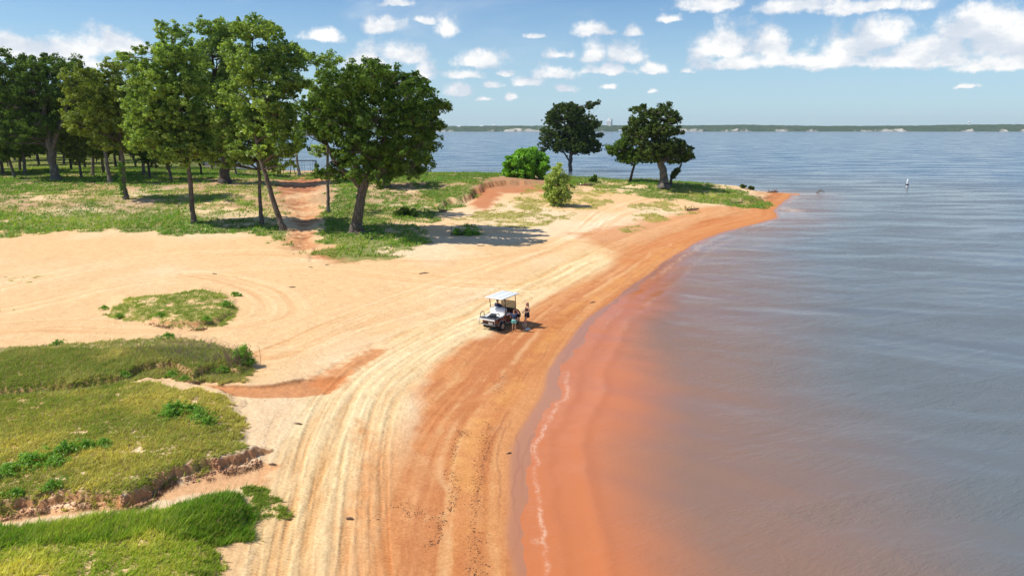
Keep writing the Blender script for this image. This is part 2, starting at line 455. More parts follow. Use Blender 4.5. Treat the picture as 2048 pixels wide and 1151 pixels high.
# vegetation: (outline, ground height, edge softness, cover, noise scale, kind)
VEG = [
    (poly([(208, 615), (232, 588), (300, 586), (350, 580), (405, 569), (445, 580), (470, 600), (468, 622), (440, 640), (380, 644), (320, 640), (300, 630), (235, 628)], 1.4), 0.5, 0.62, 1.0, 'short'),
    (poly([(-200, 700), (0, 690), (150, 678), (340, 668), (430, 672), (500, 702), (512, 722), (490, 744), (440, 746), (405, 748), (350, 738), (280, 742), (235, 762), (150, 780), (-200, 795)], 1.5), 0.4, 0.76, 2.0, 'weedy'),
    (poly([(-200, 778), (0, 774), (150, 765), (240, 757), (300, 750), (345, 765), (420, 772), (465, 788), (490, 812), (480, 850), (488, 880), (420, 912), (350, 925), (290, 968), (220, 985), (100, 978), (0, 1000), (-200, 1010)], 1.5), 0.35, 0.70, 2.0, 'meadow'),
    (poly([(-200, 1055), (0, 1048), (150, 1035), (300, 1012), (400, 985), (470, 970), (500, 1000), (490, 1035), (425, 1058), (440, 1100), (405, 1180), (380, 1400), (-200, 1400)], 1.3), 0.3, 0.68, 2.4, 'yellow'),
    (poly([(-200, 1052), (0, 1045), (150, 1032), (300, 1008), (400, 980), (470, 966), (502, 1000), (492, 1038), (430, 1056), (340, 1050), (200, 1078), (60, 1090), (-200, 1115)], 1.35), 0.35, 0.9, 0.8, 'lush'),
    (poly([(470, 968), (540, 962), (552, 985), (600, 1012), (590, 1030), (520, 1030), (490, 1010)], .9), 0.4, 0.55, 1.6, 'short'),
    (poly([(400, 1060), (470, 1100), (440, 1151), (380, 1200), (380, 1080)], .95), 0.4, 0.4, 1.6, 'short'),
    (poly([(-200, 470), (0, 462), (200, 462), (330, 464), (480, 466), (560, 480), (590, 470), (560, 440), (545, 428), (480, 440), (300, 425), (100, 428), (-200, 430)], 1.5), 1.8, 0.78, 0.25, 'far'),
    (poly([(-200, 408), (0, 405), (200, 408), (350, 412), (540, 430), (565, 400), (552, 364), (600, 359), (690, 358), (690, 349), (560, 349), (480, 335), (440, 318), (330, 305), (250, 292), (-300, 285)], 3.2), 2.5, 0.56, 0.3, 'far'),
    (poly([(-300, 340), (250, 346), (440, 348), (470, 335), (440, 316), (330, 303), (250, 290), (-300, 285)], 3.8), 2.0, 0.97, 0.3, 'far'),
    (poly([(622, 482), (680, 492), (760, 492), (830, 478), (880, 462), (850, 440), (900, 412), (940, 394), (1000, 368), (1060, 362), (1000, 350), (640, 350), (672, 380), (650, 400), (632, 440)], 2.4), 2.0, 0.66, 0.26, 'far'),
    (poly([(860, 452), (950, 440), (1060, 445), (1150, 425), (1230, 400), (1250, 384), (1180, 378), (1090, 378), (1010, 402), (920, 425)], 1.8), 1.5, 0.46, 0.3, 'dry'),
    (poly([(1040, 342), (1240, 352), (1340, 360), (1480, 368), (1552, 377), (1548, 388), (1500, 390), (1440, 386), (1330, 384), (1250, 380), (1100, 372)], 2.6), 1.5, 0.6, 0.3, 'far'),
    (poly([(1300, 384), (1440, 386), (1540, 389), (1500, 404), (1440, 398), (1350, 392)], 1.5), 1.0, 0.5, 0.35, 'dry'),
    (poly([(1250, 412), (1330, 404), (1390, 415), (1400, 424), (1340, 428), (1260, 420)], 1.0), 0.8, 0.5, 0.5, 'dry'),
    (poly([(1255, 428), (1310, 424), (1345, 434), (1320, 440), (1260, 438)], 1.0), 0.8, 0.55, 0.5, 'dry'),
    (poly([(1225, 452), (1280, 444), (1300, 452), (1250, 462)], 1.0), 0.8, 0.45, 0.5, 'dry'),
    (poly([(890, 465), (925, 452), (970, 458), (975, 470), (920, 475)], 1.0), 0.8, 0.6, 0.5, 'far'),
    (poly([(-100, 560), (40, 548), (110, 552), (90, 565), (20, 575), (30, 600), (45, 622), (-100, 640)], 1.0), 1.2, 0.22, 1.2, 'dry'),
    (poly([(-60, 470), (60, 462), (40, 476), (-60, 484)], 1.2), 0.8, 0.5, 0.5, 'far'),
]
KIND_COL = {'yellow': (0.46, 0.42, 0.10), 'short': (0.30, 0.32, 0.06), 'weedy': (0.26, 0.25, 0.08), 'meadow': (0.42, 0.34, 0.12), 'lush': (0.22, 0.27, 0.04),
            'far': (0.18, 0.24, 0.04), 'dry': (0.40, 0.36, 0.08)}


THIN = [(poly([(240, 392), (320, 374), (560, 368), (560, 436), (480, 440), (400, 425), (330, 412), (260, 415)], 2.4), .35),
        (poly([(-60, 404), (150, 400), (330, 404), (300, 424), (100, 428), (-60, 428)], 2.0), .3),
        (poly([(120, 372), (300, 372), (280, 392), (140, 390)], 2.8), .45),
        (poly([(735, 378), (850, 380), (860, 398), (760, 408), (720, 400)], 2.4), .1),
        (poly([(760, 430), (850, 432), (850, 455), (780, 462)], 1.7), .25)]


def veg_density(x, y):
    """per kind cover 0..1"""
    out = {}
    for (pts, soft, cover, sc, kind) in VEG:
        def f(a, b):
            d, _, _ = polyline(a, b, pts, True)
            d = d + (fbm(a * 1.8 * min(sc, 1.2), b * 1.8 * min(sc, 1.2), 61, 4, 0.6) - 0.5) * soft * 2.2
            m = sst(d, -soft * 0.7, soft * 0.9)
            nz = fbm(a * sc * 1.3, b * sc * 1.3, 71, 6, 0.68)
            th = np.interp(cover, [0, 1], [0.78, 0.16])
            return (m > 0.01) * sst(nz - th - (1 - m) * 0.42, -0.06, 0.07)
        v = local(x, y, pts, 2.0, f, 0.0)
        out[kind] = np.maximum(out.get(kind, 0), v)
    for (pts, keep) in THIN:
        def f2(a, b):
            d, _, _ = polyline(a, b, pts, True)
            d = d + (fbm(a * .35, b * .35, 181, 4, .6) - .5) * 5
            return 1 - (1 - keep) * sst(d, -.8, 1.2) * (1 - .8 * sst(fbm(a * .5, b * .5, 183, 4, .6), .5, .6))
        w = local(x, y, pts, 4.0, f2, 1.0)
        for kd in ('far',):
            if kd in out: out[kd] = out[kd] * w
    return out


# ------------------------------------------------------------------ object helpers
def link(o, parent=None):
    scene.collection.objects.link(o)
    if parent is not None:
        o.parent = parent
    return o


def tag(o, label=None, cat=None, group=None, kind=None):
    if label: o['label'] = label
    if cat: o['category'] = cat
    if group: o['group'] = group
    if kind: o['kind'] = kind
    return o


def empty(name, loc, rz=0.0, scale=1.0):
    o = bpy.data.objects.new(name, None)
    o.empty_display_size = 0.3
    link(o)
    o.location = loc
    o.rotation_euler = (0, 0, rz)
    o.scale = (scale, scale, scale)
    return o


def np_mesh(name, co, faces, mat, parent=None, attrs=None, smooth_=False):
    """co (n,3), faces (m,k)"""
    me = bpy.data.meshes.new(name)
    co = np.ascontiguousarray(co, dtype=np.float32)
    faces = np.ascontiguousarray(faces, dtype=np.int32)
    k = faces.shape[1]
    me.vertices.add(len(co)); me.loops.add(faces.size); me.polygons.add(len(faces))
    me.vertices.foreach_set('co', co.ravel())
    me.loops.foreach_set('vertex_index', faces.ravel())
    me.polygons.foreach_set('loop_start', np.arange(0, faces.size, k, dtype=np.int32))
    me.polygons.foreach_set('loop_total', np.full(len(faces), k, dtype=np.int32))
    if smooth_:
        me.polygons.foreach_set('use_smooth', np.ones(len(faces), dtype=bool))
    me.update(calc_edges=True)
    if attrs:
        for an, av in attrs.items():
            av = np.asarray(av, dtype=np.float32)
            if av.ndim == 1:
                at = me.attributes.new(an, 'FLOAT', 'POINT'); at.data.foreach_set('value', av)
            else:
                at = me.attributes.new(an, 'FLOAT_VECTOR', 'POINT'); at.data.foreach_set('vector', av.ravel())
    me.materials.append(mat)
    o = bpy.data.objects.new(name, me)
    link(o, parent)
    return o


def mat_simple(name, col, rough=0.6, metal=0.0, noise=0.0, nscale=20.0, bump=0.0, spec=0.5):
    m = bpy.data.materials.new(name); m.use_nodes = True
    T = NT(m.node_tree); b = T.n['Principled BSDF']
    b.inputs['Roughness'].default_value = rough
    b.inputs['Metallic'].default_value = metal
    b.inputs['Specular IOR Level'].default_value = spec
    if noise or bump:
        t = T.new('ShaderNodeTexCoord')
        nz = T.noise(t.outputs['Object'], nscale, 5.0, 0.6)
        c2 = tuple(max(0, c * (1 - noise)) for c in col); c3 = tuple(min(1, c * (1 + noise)) for c in col)
        T.put(b.inputs['Base Color'], T.mix(nz, c2, c3))
        if bump:
            bn = T.new('ShaderNodeBump'); bn.inputs['Strength'].default_value = 0.6; bn.inputs['Distance'].default_value = bump
            T.l.new(nz, bn.inputs['Height']); T.l.new(bn.outputs[0], b.inputs['Normal'])
    else:
        b.inputs['Base Color'].default_value = (*col, 1)
    return m


def attr(T, name, out='Fac'):
    n = T.new('ShaderNodeAttribute'); n.attribute_name = name
    return n.outputs[out]


# ------------------------------------------------------------------ ground
def build_ground():
    rs = [11.0]
    while rs[-1] < 480:
        r = rs[-1]
        rs.append(r + min(max(r * r / 16000.0, 0.04), 0.7 if r < 200 else 3.0))
    rs = np.array([0.5, 3.0, 6.0, 9.0] + rs)
    th = np.linspace(R(-50), R(50), 1050)
    Rr, Th = np.meshgrid(rs, th, indexing='ij')
    x = (Rr * np.sin(Th)).ravel(); y = (Rr * np.cos(Th)).ravel()
    nr, nt = Rr.shape
    z = height(x, y)
    # fine relief of tracks
    s, arc, _ = polyline(x, y, SHORE_LINE)
    s = np.abs(s) * np.where(z > 0.0, 1, -1)
    land, _, _ = polyline(x, y, LAND, True)
    lane, larc, _ = polyline(x, y, LANE)
    lw = 1 - sst(np.abs(lane), 1.6, 2.9)
    rut = np.zeros_like(x); tone = np.zeros_like(x)
    streak = fbm(larc * 0.06, lane * 3.2, 81, 4, 0.65) - 0.5
    rut += lw * streak * 0.10
    tone += lw * streak * 1.5 + lw * (fbm(larc * 0.5, lane * 1.6, 82, 4, 0.6) - .5) * 0.7
    for c0, w0 in ((-1.5, .12), (-1.1, .1), (-.55, .12), (-.2, .1), (.35, .13), (.8, .1), (1.25, .14), (1.7, .1)):
        wob_ = (fbm(larc * 0.09, larc * 0 + c0, 83, 2) - 0.5) * 1.6
        g = np.exp(-((lane - c0 - wob_) / w0) ** 2) * sst(fbm(larc * 0.16, larc * 0 + c0 * 9, 85, 3), .42, .6)
        tread = 0.6 + 0.4 * np.sin(larc * 40 + np.abs(lane - c0 - wob_) * 25)
        rut -= g * 0.03 * tread
        tone -= g * 0.35 * tread
    for c0, ph in ((-2.1, 0), (-.75, 2), (.15, 1), (.55, 4), (1.45, 3), (2.3, 5)):
        wob_ = (fbm(larc * 0.07, larc * 0 + c0 * 3, 87, 2) - 0.5) * 1.8
        dd = lane - c0 - wob_
        g = sst(.19 - np.abs(dd), 0, .05) * sst(fbm(larc * 0.2, larc * 0 + c0 * 5, 89, 3), .40, .52) * (y < 60)
        tr_ = np.sin(larc * 44 + ph + np.abs(dd) * 22)
        tone -= g * (.16 + .18 * tr_); rut -= g * (.018 + .014 * tr_)
    for k, tp in enumerate(TRACKS):
        def f(a, b):
            d, ar, _ = polyline(a, b, tp)
            m = 1 - sst(np.abs(d), 1.2, 2.6)
            st = fbm(ar * 0.05, d * 2.6, 90 + k, 3, 0.6) - 0.5
            g = np.exp(-((d - .8) / .16) ** 2) + np.exp(-((d + .8) / .16) ** 2)
            return m * st * 1.3 - g * 0.28 * sst(vnoise(ar * .1, ar * 0, 7), .25, .6)
        v = local(x, y, tp, 3.0, f, 0.0)
        tone += v * (1.15 if k < 4 else 0.8); rut += v * 0.04
    beach = sst(land, 0.2, 1.0) * (1 - sst(s, 7, 13))
    bst = fbm(arc * 0.05, s * 1.7, 95, 4, 0.62) - 0.5
    tone += beach * bst * 1.3
    rut += beach * bst * 0.05
    dry = sst(z, 0.12, 0.4)
    foot = fbm(x * 5.0, y * 5.0, 57, 3) - 0.5
    VD = veg_density(x, y)
    vtot = np.clip(sum(VD.values()), 0, 1)
    z = z + (rut + foot * 0.03 * dry) * (1 - 0.7 * vtot) * dry + vtot * (fbm(x * 2.2, y * 2.2, 58, 3) - 0.3) * 0.10

    X = x.reshape(nr, nt); Y = y.reshape(nr, nt); Z = z.reshape(nr, nt)
    pos = np.stack([X, Y, Z], -1)
    du = np.zeros_like(pos); dv = np.zeros_like(pos)
    du[1:-1] = pos[2:] - pos[:-2]; dv[:, 1:-1] = pos[:, 2:] - pos[:, :-2]
    nrm = np.cross(du, dv); nl = np.linalg.norm(nrm, axis=-1) + 1e-9
    nz_ = np.abs(nrm[..., 2]) / nl
    steep = np.where(nl > 1e-8, 1 - nz_, 0).ravel()
    steep[:nt] = 0; steep[-nt:] = 0

    def col(c): return np.array(c)[None, :]

    def over(base, c, m):
        return base * (1 - m[:, None]) + col(c) * m[:, None]
    big = fbm(x * 0.09, y * 0.09, 101, 4)
    med = fbm(x * 0.8, y * 0.8, 103, 4, 0.6)
    c = np.repeat(col((0.81, 0.56, 0.315)), len(x), 0)
    c = over(c, (0.77, 0.48, 0.23), sst(big, 0.42, 0.66) * 0.7)
    c = over(c, (0.83, 0.64, 0.42), sst(1 - big, 0.5, 0.72) * 0.6)
    # pale dry lane
    c = over(c, (0.83, 0.61, 0.31), lw * 0.6)
    dk = local(x, y, DARK_BAND, 4, lambda a, b: (lambda q: sst(q[0] + (fbm(a * .6, b * .6, 111, 4) - .5) * 1.2, -q[2] * 1.3, q[2] * 1.3))(polyline(a, b, DARK_BAND, True)), 0.0)
    nearshore = (1 - sst(s + (fbm(arc * 0.12, s * 0.5, 115, 3) - 0.5) * 3, 4.0, 6.8)) * sst(land, -0.5, 0.3)
    orange = np.clip(np.maximum(dk, nearshore * 0.9), 0, 1)
    rough = fbm(x * 1.1, y * 1.1, 161, 5, 0.65)
    c = over(c, (0.62, 0.235, 0.075), orange * 0.92)
    c = over(c, (0.50, 0.17, 0.06), orange * sst(fbm(arc * 0.07, s * 1.1, 163, 4, .6) + (rough - .5) * .35, .46, .66) * 0.7)
    c = over(c, (0.74, 0.40, 0.17), orange * sst(fbm(arc * 0.06, s * 1.4, 165, 4, .6) + (rough - .5) * .3, .52, .68) * 0.7)
    rp = local(x, y, RED_POINT, 4, lambda a, b: (lambda q: sst(q[0] + (fbm(a * .25, b * .5, 112, 4) - .5) * 4, -1, 2))(polyline(a, b, RED_POINT, True)), 0.0)
    c = over(c, (0.62, 0.23, 0.075), rp * 0.7)
    ot = local(x, y, ORANGE_TRACK, 2, lambda a, b: sst(polyline(a, b, ORANGE_TRACK, True)[0] + (fbm(a * 2, b * 2, 113, 4) - .5) * 1.3, -.3, .8), 0.0)
    c = over(c, (0.72, 0.34, 0.13), ot * 0.8)
    rpch = local(x, y, RED_PATCH, 2, lambda a, b: sst(polyline(a, b, RED_PATCH, True)[0] + (fbm(a * 3, b * 3, 114, 4) - .5) * 1.2, -.2, .6), 0.0)
    c = over(c, (0.62, 0.22, 0.07), rpch * 0.75)
    ce = CUTS[0][1]
    rc = local(x, y, ce, 2, lambda a, b: sst(polyline(a, b, ce, True)[0], -.05, .15), 0.0)
    c = over(c, (0.58, 0.21, 0.07), rc * 0.8)
    ce2 = CUTS[1][1]
    rc2 = local(x, y, ce2, 2, lambda a, b: sst(polyline(a, b, ce2, True)[0] + (fbm(a * 2, b * 2, 117, 4) - .5), -.1, .3), 0.0)
    c = over(c, (0.70, 0.37, 0.17), rc2 * 0.8)
    rv = local(x, y, RAVINE, 4, lambda a, b: (lambda q: sst(q[0] + (fbm(a * .35, b * .35, 116, 4) - .5) * 6, -1.2, 2.0))(polyline(a, b, RAVINE, True)), 0.0)
    c = over(c, (0.56, 0.25, 0.11), rv * 0.9)
    c = over(c, (0.36, 0.13, 0.055), rv * sst(fbm(x * .35, y * .6, 167, 5, .65), .44, .58) * .8)
    c = over(c, (0.74, 0.48, 0.26), rv * sst(fbm(x * .3, y * .5, 169, 5, .65), .52, .62) * .8 * (z < 2.6))
    sr = local(x, y, SCARP_RED, 4, lambda a, b: (lambda q: sst(q[0] + (fbm(a * .5, b * .5, 118, 4) - .5) * 3, -.5, 1.5))(polyline(a, b, SCARP_RED, True)), 0.0)
    c = over(c, (0.50, 0.16, 0.06), sr * 0.85)
    # plateau soil under grass
    soil = np.maximum(sst(z, 2.6, 3.4), sst(z, 1.6, 2.2) * (x < -8) * sst(fbm(x * .12, y * .2, 177, 4), .42, .56)) * (1 - rv)
    c = over(c, (0.42, 0.26, 0.14), soil * 0.7)
    # pebbly / shelly lines parallel to the water
    for (s0, w0, cc, am) in ((3.1, .16, (0.76, 0.45, 0.22), .5), (2.2, .5, (0.74, 0.36, 0.11), .6)):
        wv = s - s0 - (fbm(arc * 0.25, arc * 0, 121, 3) - .5) * 1.2
        c = over(c, cc, np.exp(-(wv / w0) ** 2) * am * sst(med, .35, .6) * (y < 75))
    # wet sand: darker, smoother
    wj = (fbm(arc * 0.2, arc * 0 + 3, 123, 3) - .5) * 0.5
    wet = (1 - sst(s + wj, 0.65, 1.15)) * (np.abs(s) < 20)
    damp = (1 - sst(s + wj, 0.2, 4.2)) * (np.abs(s) < 20)
    c = over(c, (0.60, 0.25, 0.08), damp * 0.35)
    c = over(c, (0.42, 0.17, 0.085), wet * 0.85)
    for s0 in (.35, .75, 1.35, 1.9):
        wv = s - s0 - (fbm(arc * .3, arc * 0 + s0 * 4, 173, 4, .6) - .5) * .9
        c = over(c, (0.34, 0.13, 0.06), np.exp(-(wv / .045) ** 2) * .45 * (y < 80) * sst(fbm(arc * .2, arc * 0 + s0, 175, 3), .4, .55))
    c = c * (1 + np.clip(tone, -1, 1)[:, None] * np.array([0.16, 0.36, 0.52])[None, :] * (1 - vtot[:, None]) * (1 - wet[:, None]))
    # exposed earth on steep faces
    st = sst(steep, 0.10, 0.35)
    c = over(c, (0.46, 0.19, 0.07), st * 0.8 * (1 - 0.3 * vtot))
    for kd, v in VD.items():
        b0 = KIND_COL[kd]
        c = over(c, tuple(q * 0.85 for q in b0), np.clip(v * 0.8, 0, 1) * (1 - st * 0.7))
    c = np.clip(c, 0.01, 0.9)
    idx = np.arange(nr * nt).reshape(nr, nt)
    fcs = np.stack([idx[:-1, :-1], idx[:-1, 1:], idx[1:, 1:], idx[1:, :-1]], -1).reshape(-1, 4)[:, ::-1]
    m = bpy.data.materials.new('ground'); m.use_nodes = True
    T = NT(m.node_tree); b = T.n['Principled BSDF']
    t = T.new('ShaderNodeTexCoord'); ob = t.outputs['Object']
    base = attr(T, 'tint', 'Vector')
    n_f = T.noise(ob, 9.0, 8.0, 0.7)
    n_m = T.noise(ob, 1.7, 6.0, 0.65)
    k1 = T.ramp(n_f, 0.25, 0.75, 0.80, 1.18, False)
    k2 = T.ramp(n_m, 0.3, 0.7, 0.93, 1.06, False)
    k = T.math('MULTIPLY', k1, k2)
    k = T.math('ADD', T.math('MULTIPLY', k, T.math('SUBTRACT', 1.0, attr(T, 'wet'))), attr(T, 'wet'))
    colr = T.vmath('MULTIPLY', base, T.xyz(k, T.math('POWER', k, 1.35), T.math('POWER', k, 1.7)))
    # dark grit specks
    sp = T.ramp(T.noise(ob, 5.5, 3.0, 0.8), 0.71, 0.75)
    sp = T.math('MULTIPLY', sp, T.math('SUBTRACT', 0.55, attr(T, 'wet'), clamp=True))
    colr = T.mix(sp, colr, (0.30, 0.15, 0.07))
    T.put(b.inputs['Base Color'], colr)
    T.put(b.inputs['Roughness'], T.ramp(attr(T, 'wet'), 0.0, 1.0, 0.92, 0.22))
    T.put(b.inputs['Specular IOR Level'], T.ramp(attr(T, 'wet'), 0.0, 1.0, 0.15, 0.6))
    bn = T.new('ShaderNodeBump')
    bn.inputs['Distance'].default_value = 0.05
    T.put(bn.inputs['Strength'], T.ramp(attr(T, 'wet'), 0.0, 0.8, 0.75, 0.03))
    T.put(bn.inputs['Height'], T.math('ADD', n_f, T.math('MULTIPLY', T.noise(ob, 30.0, 4.0, 0.7), 0.35)))
    T.l.new(bn.outputs[0], b.inputs['Normal'])
    global G_R, G_T, G_Z
    G_R, G_T, G_Z = rs, th, Z
    o = np_mesh('ground', np.stack([x, y, z], -1), fcs, m, attrs={'tint': c, 'wet': wet}, smooth_=True)
    tag(o, kind='structure')
    return o


# ------------------------------------------------------------------ water
def build_water():
    rs = [8.0]
    while rs[-1] < 8800:
        r = rs[-1]
        rs.append(r + max(0.10, r * r / 9000.0 if r < 400 else r * 0.08))
    rs = np.array(rs)
    th = np.linspace(R(-60), R(60), 620)
    Rr, Th = np.meshgrid(rs, th, indexing='ij')
    x = (Rr * np.sin(Th)).ravel(); y = np.minimum((Rr * np.cos(Th)).ravel(), 5360)
    nr, nt = Rr.shape
    s, arc, _ = polyline(x, y, SHORE_LINE)
    land, _, _ = polyline(x, y, LAND, True)
    land = land + shore_jit(arc) * np.exp(-np.abs(land) / 2.0)
    off = np.maximum(-land, 0)
    silt = off + sst(y, 30, 90) * 6.0 + (fbm(x * 0.12, y * 0.12, 131, 4) - 0.5) * 3.5 * np.clip(off / 4, 0.2, 1)
    # low swell turning in to the shore
    z = np.zeros_like(x)
    fade = np.clip(off / 4, 0.15, 1) * (Rr.ravel() < 330)
    for lam, ang, amp in ((4.5, 62, 0.018), (2.9, 74, 0.012), (1.9, 50, 0.008), (7.5, 68, 0.02)):
        kx, ky = math.cos(R(ang)) * 2 * math.pi / lam, math.sin(R(ang)) * 2 * math.pi / lam
        ph = (fbm(x * 0.03, y * 0.03, int(lam * 10), 3) - .5) * 14
        z += amp * np.sin(x * kx + y * ky + ph) * (Rr.ravel() / 9000.0 * Rr.ravel() < lam * 0.25) * (0.4 + 1.2 * fbm(x * .05, y * .09, int(lam * 7), 2))
    z *= fade
    # little breakers: foam line a touch off the shore
    foam = np.zeros_like(x)
    for (s0, a0, a1, w0, am) in ((0.15, 0, 400, .05, .7), (0.6, 0, 300, .05, 0.35), (1.9, 30, 400, .10, .25)):
        wv = off - s0 - (fbm(arc * 0.35, arc * 0 + s0, 141, 4, .6) - .5) * 0.55
        gate = sst(fbm(arc * 0.16, arc * 0 + s0 * 3, 143, 3), .42, .56)
        ww = w0 * (1 + 2.0 * np.clip(y / 90, 0, 2))
        foam = np.maximum(foam, np.exp(-(wv / ww) ** 2) * gate * am * (arc > a0) * (arc < a1) * (land < 0.3))
        z += 0.03 * np.exp(-(wv / .3) ** 2) * (Rr.ravel() < 130)
    tip = P(1570, 420, 0)
    foam = np.maximum(foam, np.exp(-((x - tip[0] - 1.0) ** 2 / 3 + (y - tip[1]) ** 2 / 30)) * .9 * (off < 3.5))
    foam *= sst(vnoise(x * 6, y * 3, 151), .05, .6) * 0.7 + 0.3 * foam
    idx = np.arange(nr * nt).reshape(nr, nt)
    fcs = np.stack([idx[:-1, :-1], idx[:-1, 1:], idx[1:, 1:], idx[1:, :-1]], -1).reshape(-1, 4)[:, ::-1]
    m = bpy.data.materials.new('water'); m.use_nodes = True
    T = NT(m.node_tree); b = T.n['Principled BSDF']
    t = T.new('ShaderNodeTexCoord'); ob = t.outputs['Object']
    si = attr(T, 'silt')
    c = T.mix(T.ramp(si, 1.6, 6.0), (0.55, 0.175, 0.06), (0.27, 0.155, 0.105))
    c = T.mix(T.ramp(si, 5.0, 18.0), c, (0.14, 0.155, 0.16))
    c = T.mix(T.ramp(si, 15.0, 120.0), c, (0.065, 0.125, 0.20))
    fo = T.math('MULTIPLY', attr(T, 'foam'), T.ramp(T.noise(ob, 9.0, 5.0, 0.7), 0.35, 0.6), clamp=True)
    c = T.mix(fo, c, (0.80, 0.58, 0.42))
    T.put(b.inputs['Base Color'], c)
    # wind patches: rougher and smoother water
    mp = T.vmath('MULTIPLY', ob, (0.02, 0.085, 1))
    rot = T.new('ShaderNodeVectorRotate', rotation_type='Z_AXIS'); rot.inputs['Angle'].default_value = R(22)
    T.l.new(mp, rot.inputs['Vector'])
    patch = T.ramp(T.noise(rot.outputs[0], 2.2, 6.0, 0.68, 0.6), 0.36, 0.64)
    T.put(b.inputs['Roughness'], T.ramp(patch, 0.0, 1.0, 0.06, 0.30))
    T.put(b.inputs['Specular IOR Level'], T.math('SUBTRACT', 0.55, T.math('MULTIPLY', fo, 0.4)))
    b.inputs['IOR'].default_value = 1.333
    r2 = T.new('ShaderNodeVectorRotate', rotation_type='Z_AXIS'); r2.inputs['Angle'].default_value = R(-24)
    T.l.new(ob, r2.inputs['Vector'])
    w1 = T.noise(T.vmath('MULTIPLY', r2.outputs[0], (1.0, 2.8, 1)), 2.2, 6.0, 0.62, 0.3)
    w2 = T.noise(T.vmath('MULTIPLY', r2.outputs[0], (0.16, 0.6, 1)), 1.0, 4.0, 0.6, 0.5)
    w3 = T.noise(T.vmath('MULTIPLY', r2.outputs[0], (1.0, 2.2, 1)), 7.0, 4.0, 0.65, 0.4)
    hh = T.math('ADD', T.math('ADD', T.math('MULTIPLY', w1, 0.11), T.math('MULTIPLY', w3, 0.035)), T.math('MULTIPLY', w2, 0.42))
    amp = T.math('MULTIPLY', T.ramp(attr(T, 'silt'), 0.0, 12.0, 0.25, 1.0), T.ramp(patch, 0.0, 1.0, 0.35, 1.35))
    bn = T.new('ShaderNodeBump'); bn.inputs['Distance'].default_value = 1.0
    T.put(bn.inputs['Strength'], T.math('MULTIPLY', amp, 0.5))
    T.put(bn.inputs['Height'], hh)
    T.l.new(bn.outputs[0], b.inputs['Normal'])
    o = np_mesh('water', np.stack([x, y, z], -1), fcs, m, attrs={'silt': silt, 'foam': foam}, smooth_=True)
    tag(o, kind='structure')
    return o


def gz(x, y):
    """height of the built ground mesh (bilinear)"""
    r = np.hypot(x, y); t = np.arctan2(x, y)
    i = np.clip(np.searchsorted(G_R, r) - 1, 0, len(G_R) - 2)
    fr = np.clip((r - G_R[i]) / (G_R[i + 1] - G_R[i]), 0, 1)
    ft = (t - G_T[0]) / (G_T[1] - G_T[0]); j = np.clip(ft.astype(int), 0, len(G_T) - 2); ft = np.clip(ft - j, 0, 1)
    return ((G_Z[i, j] * (1 - ft) + G_Z[i, j + 1] * ft) * (1 - fr) + (G_Z[i + 1, j] * (1 - ft) + G_Z[i + 1, j + 1] * ft) * fr)


build_ground()
build_water()

# ------------------------------------------------------------------ mesh building helpers
def tube_np(pts, rads, nseg=8):
    """tapered tube along points -> verts, faces"""
    pts = [Vector(p) for p in pts]
    vs = []; fs = []
    prev = None
    for i, p in enumerate(pts):
        t = (pts[min(i + 1, len(pts) - 1)] - pts[max(i - 1, 0)]).normalized()
        if prev is None:
            u = t.cross(Vector((0.31, 0.95, 0.05))).normalized()
        else:
            u = (prev - t * prev.dot(t)).normalized()
        prev = u
        v = t.cross(u)
        for k in range(nseg):
            a = 2 * math.pi * k / nseg
            vs.append(p + (u * math.cos(a) + v * math.sin(a)) * rads[i])
    for i in range(len(pts) - 1):
        for k in range(nseg):
            a = i * nseg + k; b = i * nseg + (k + 1) % nseg
            fs.append((a, b, b + nseg, a + nseg))
    return vs, fs


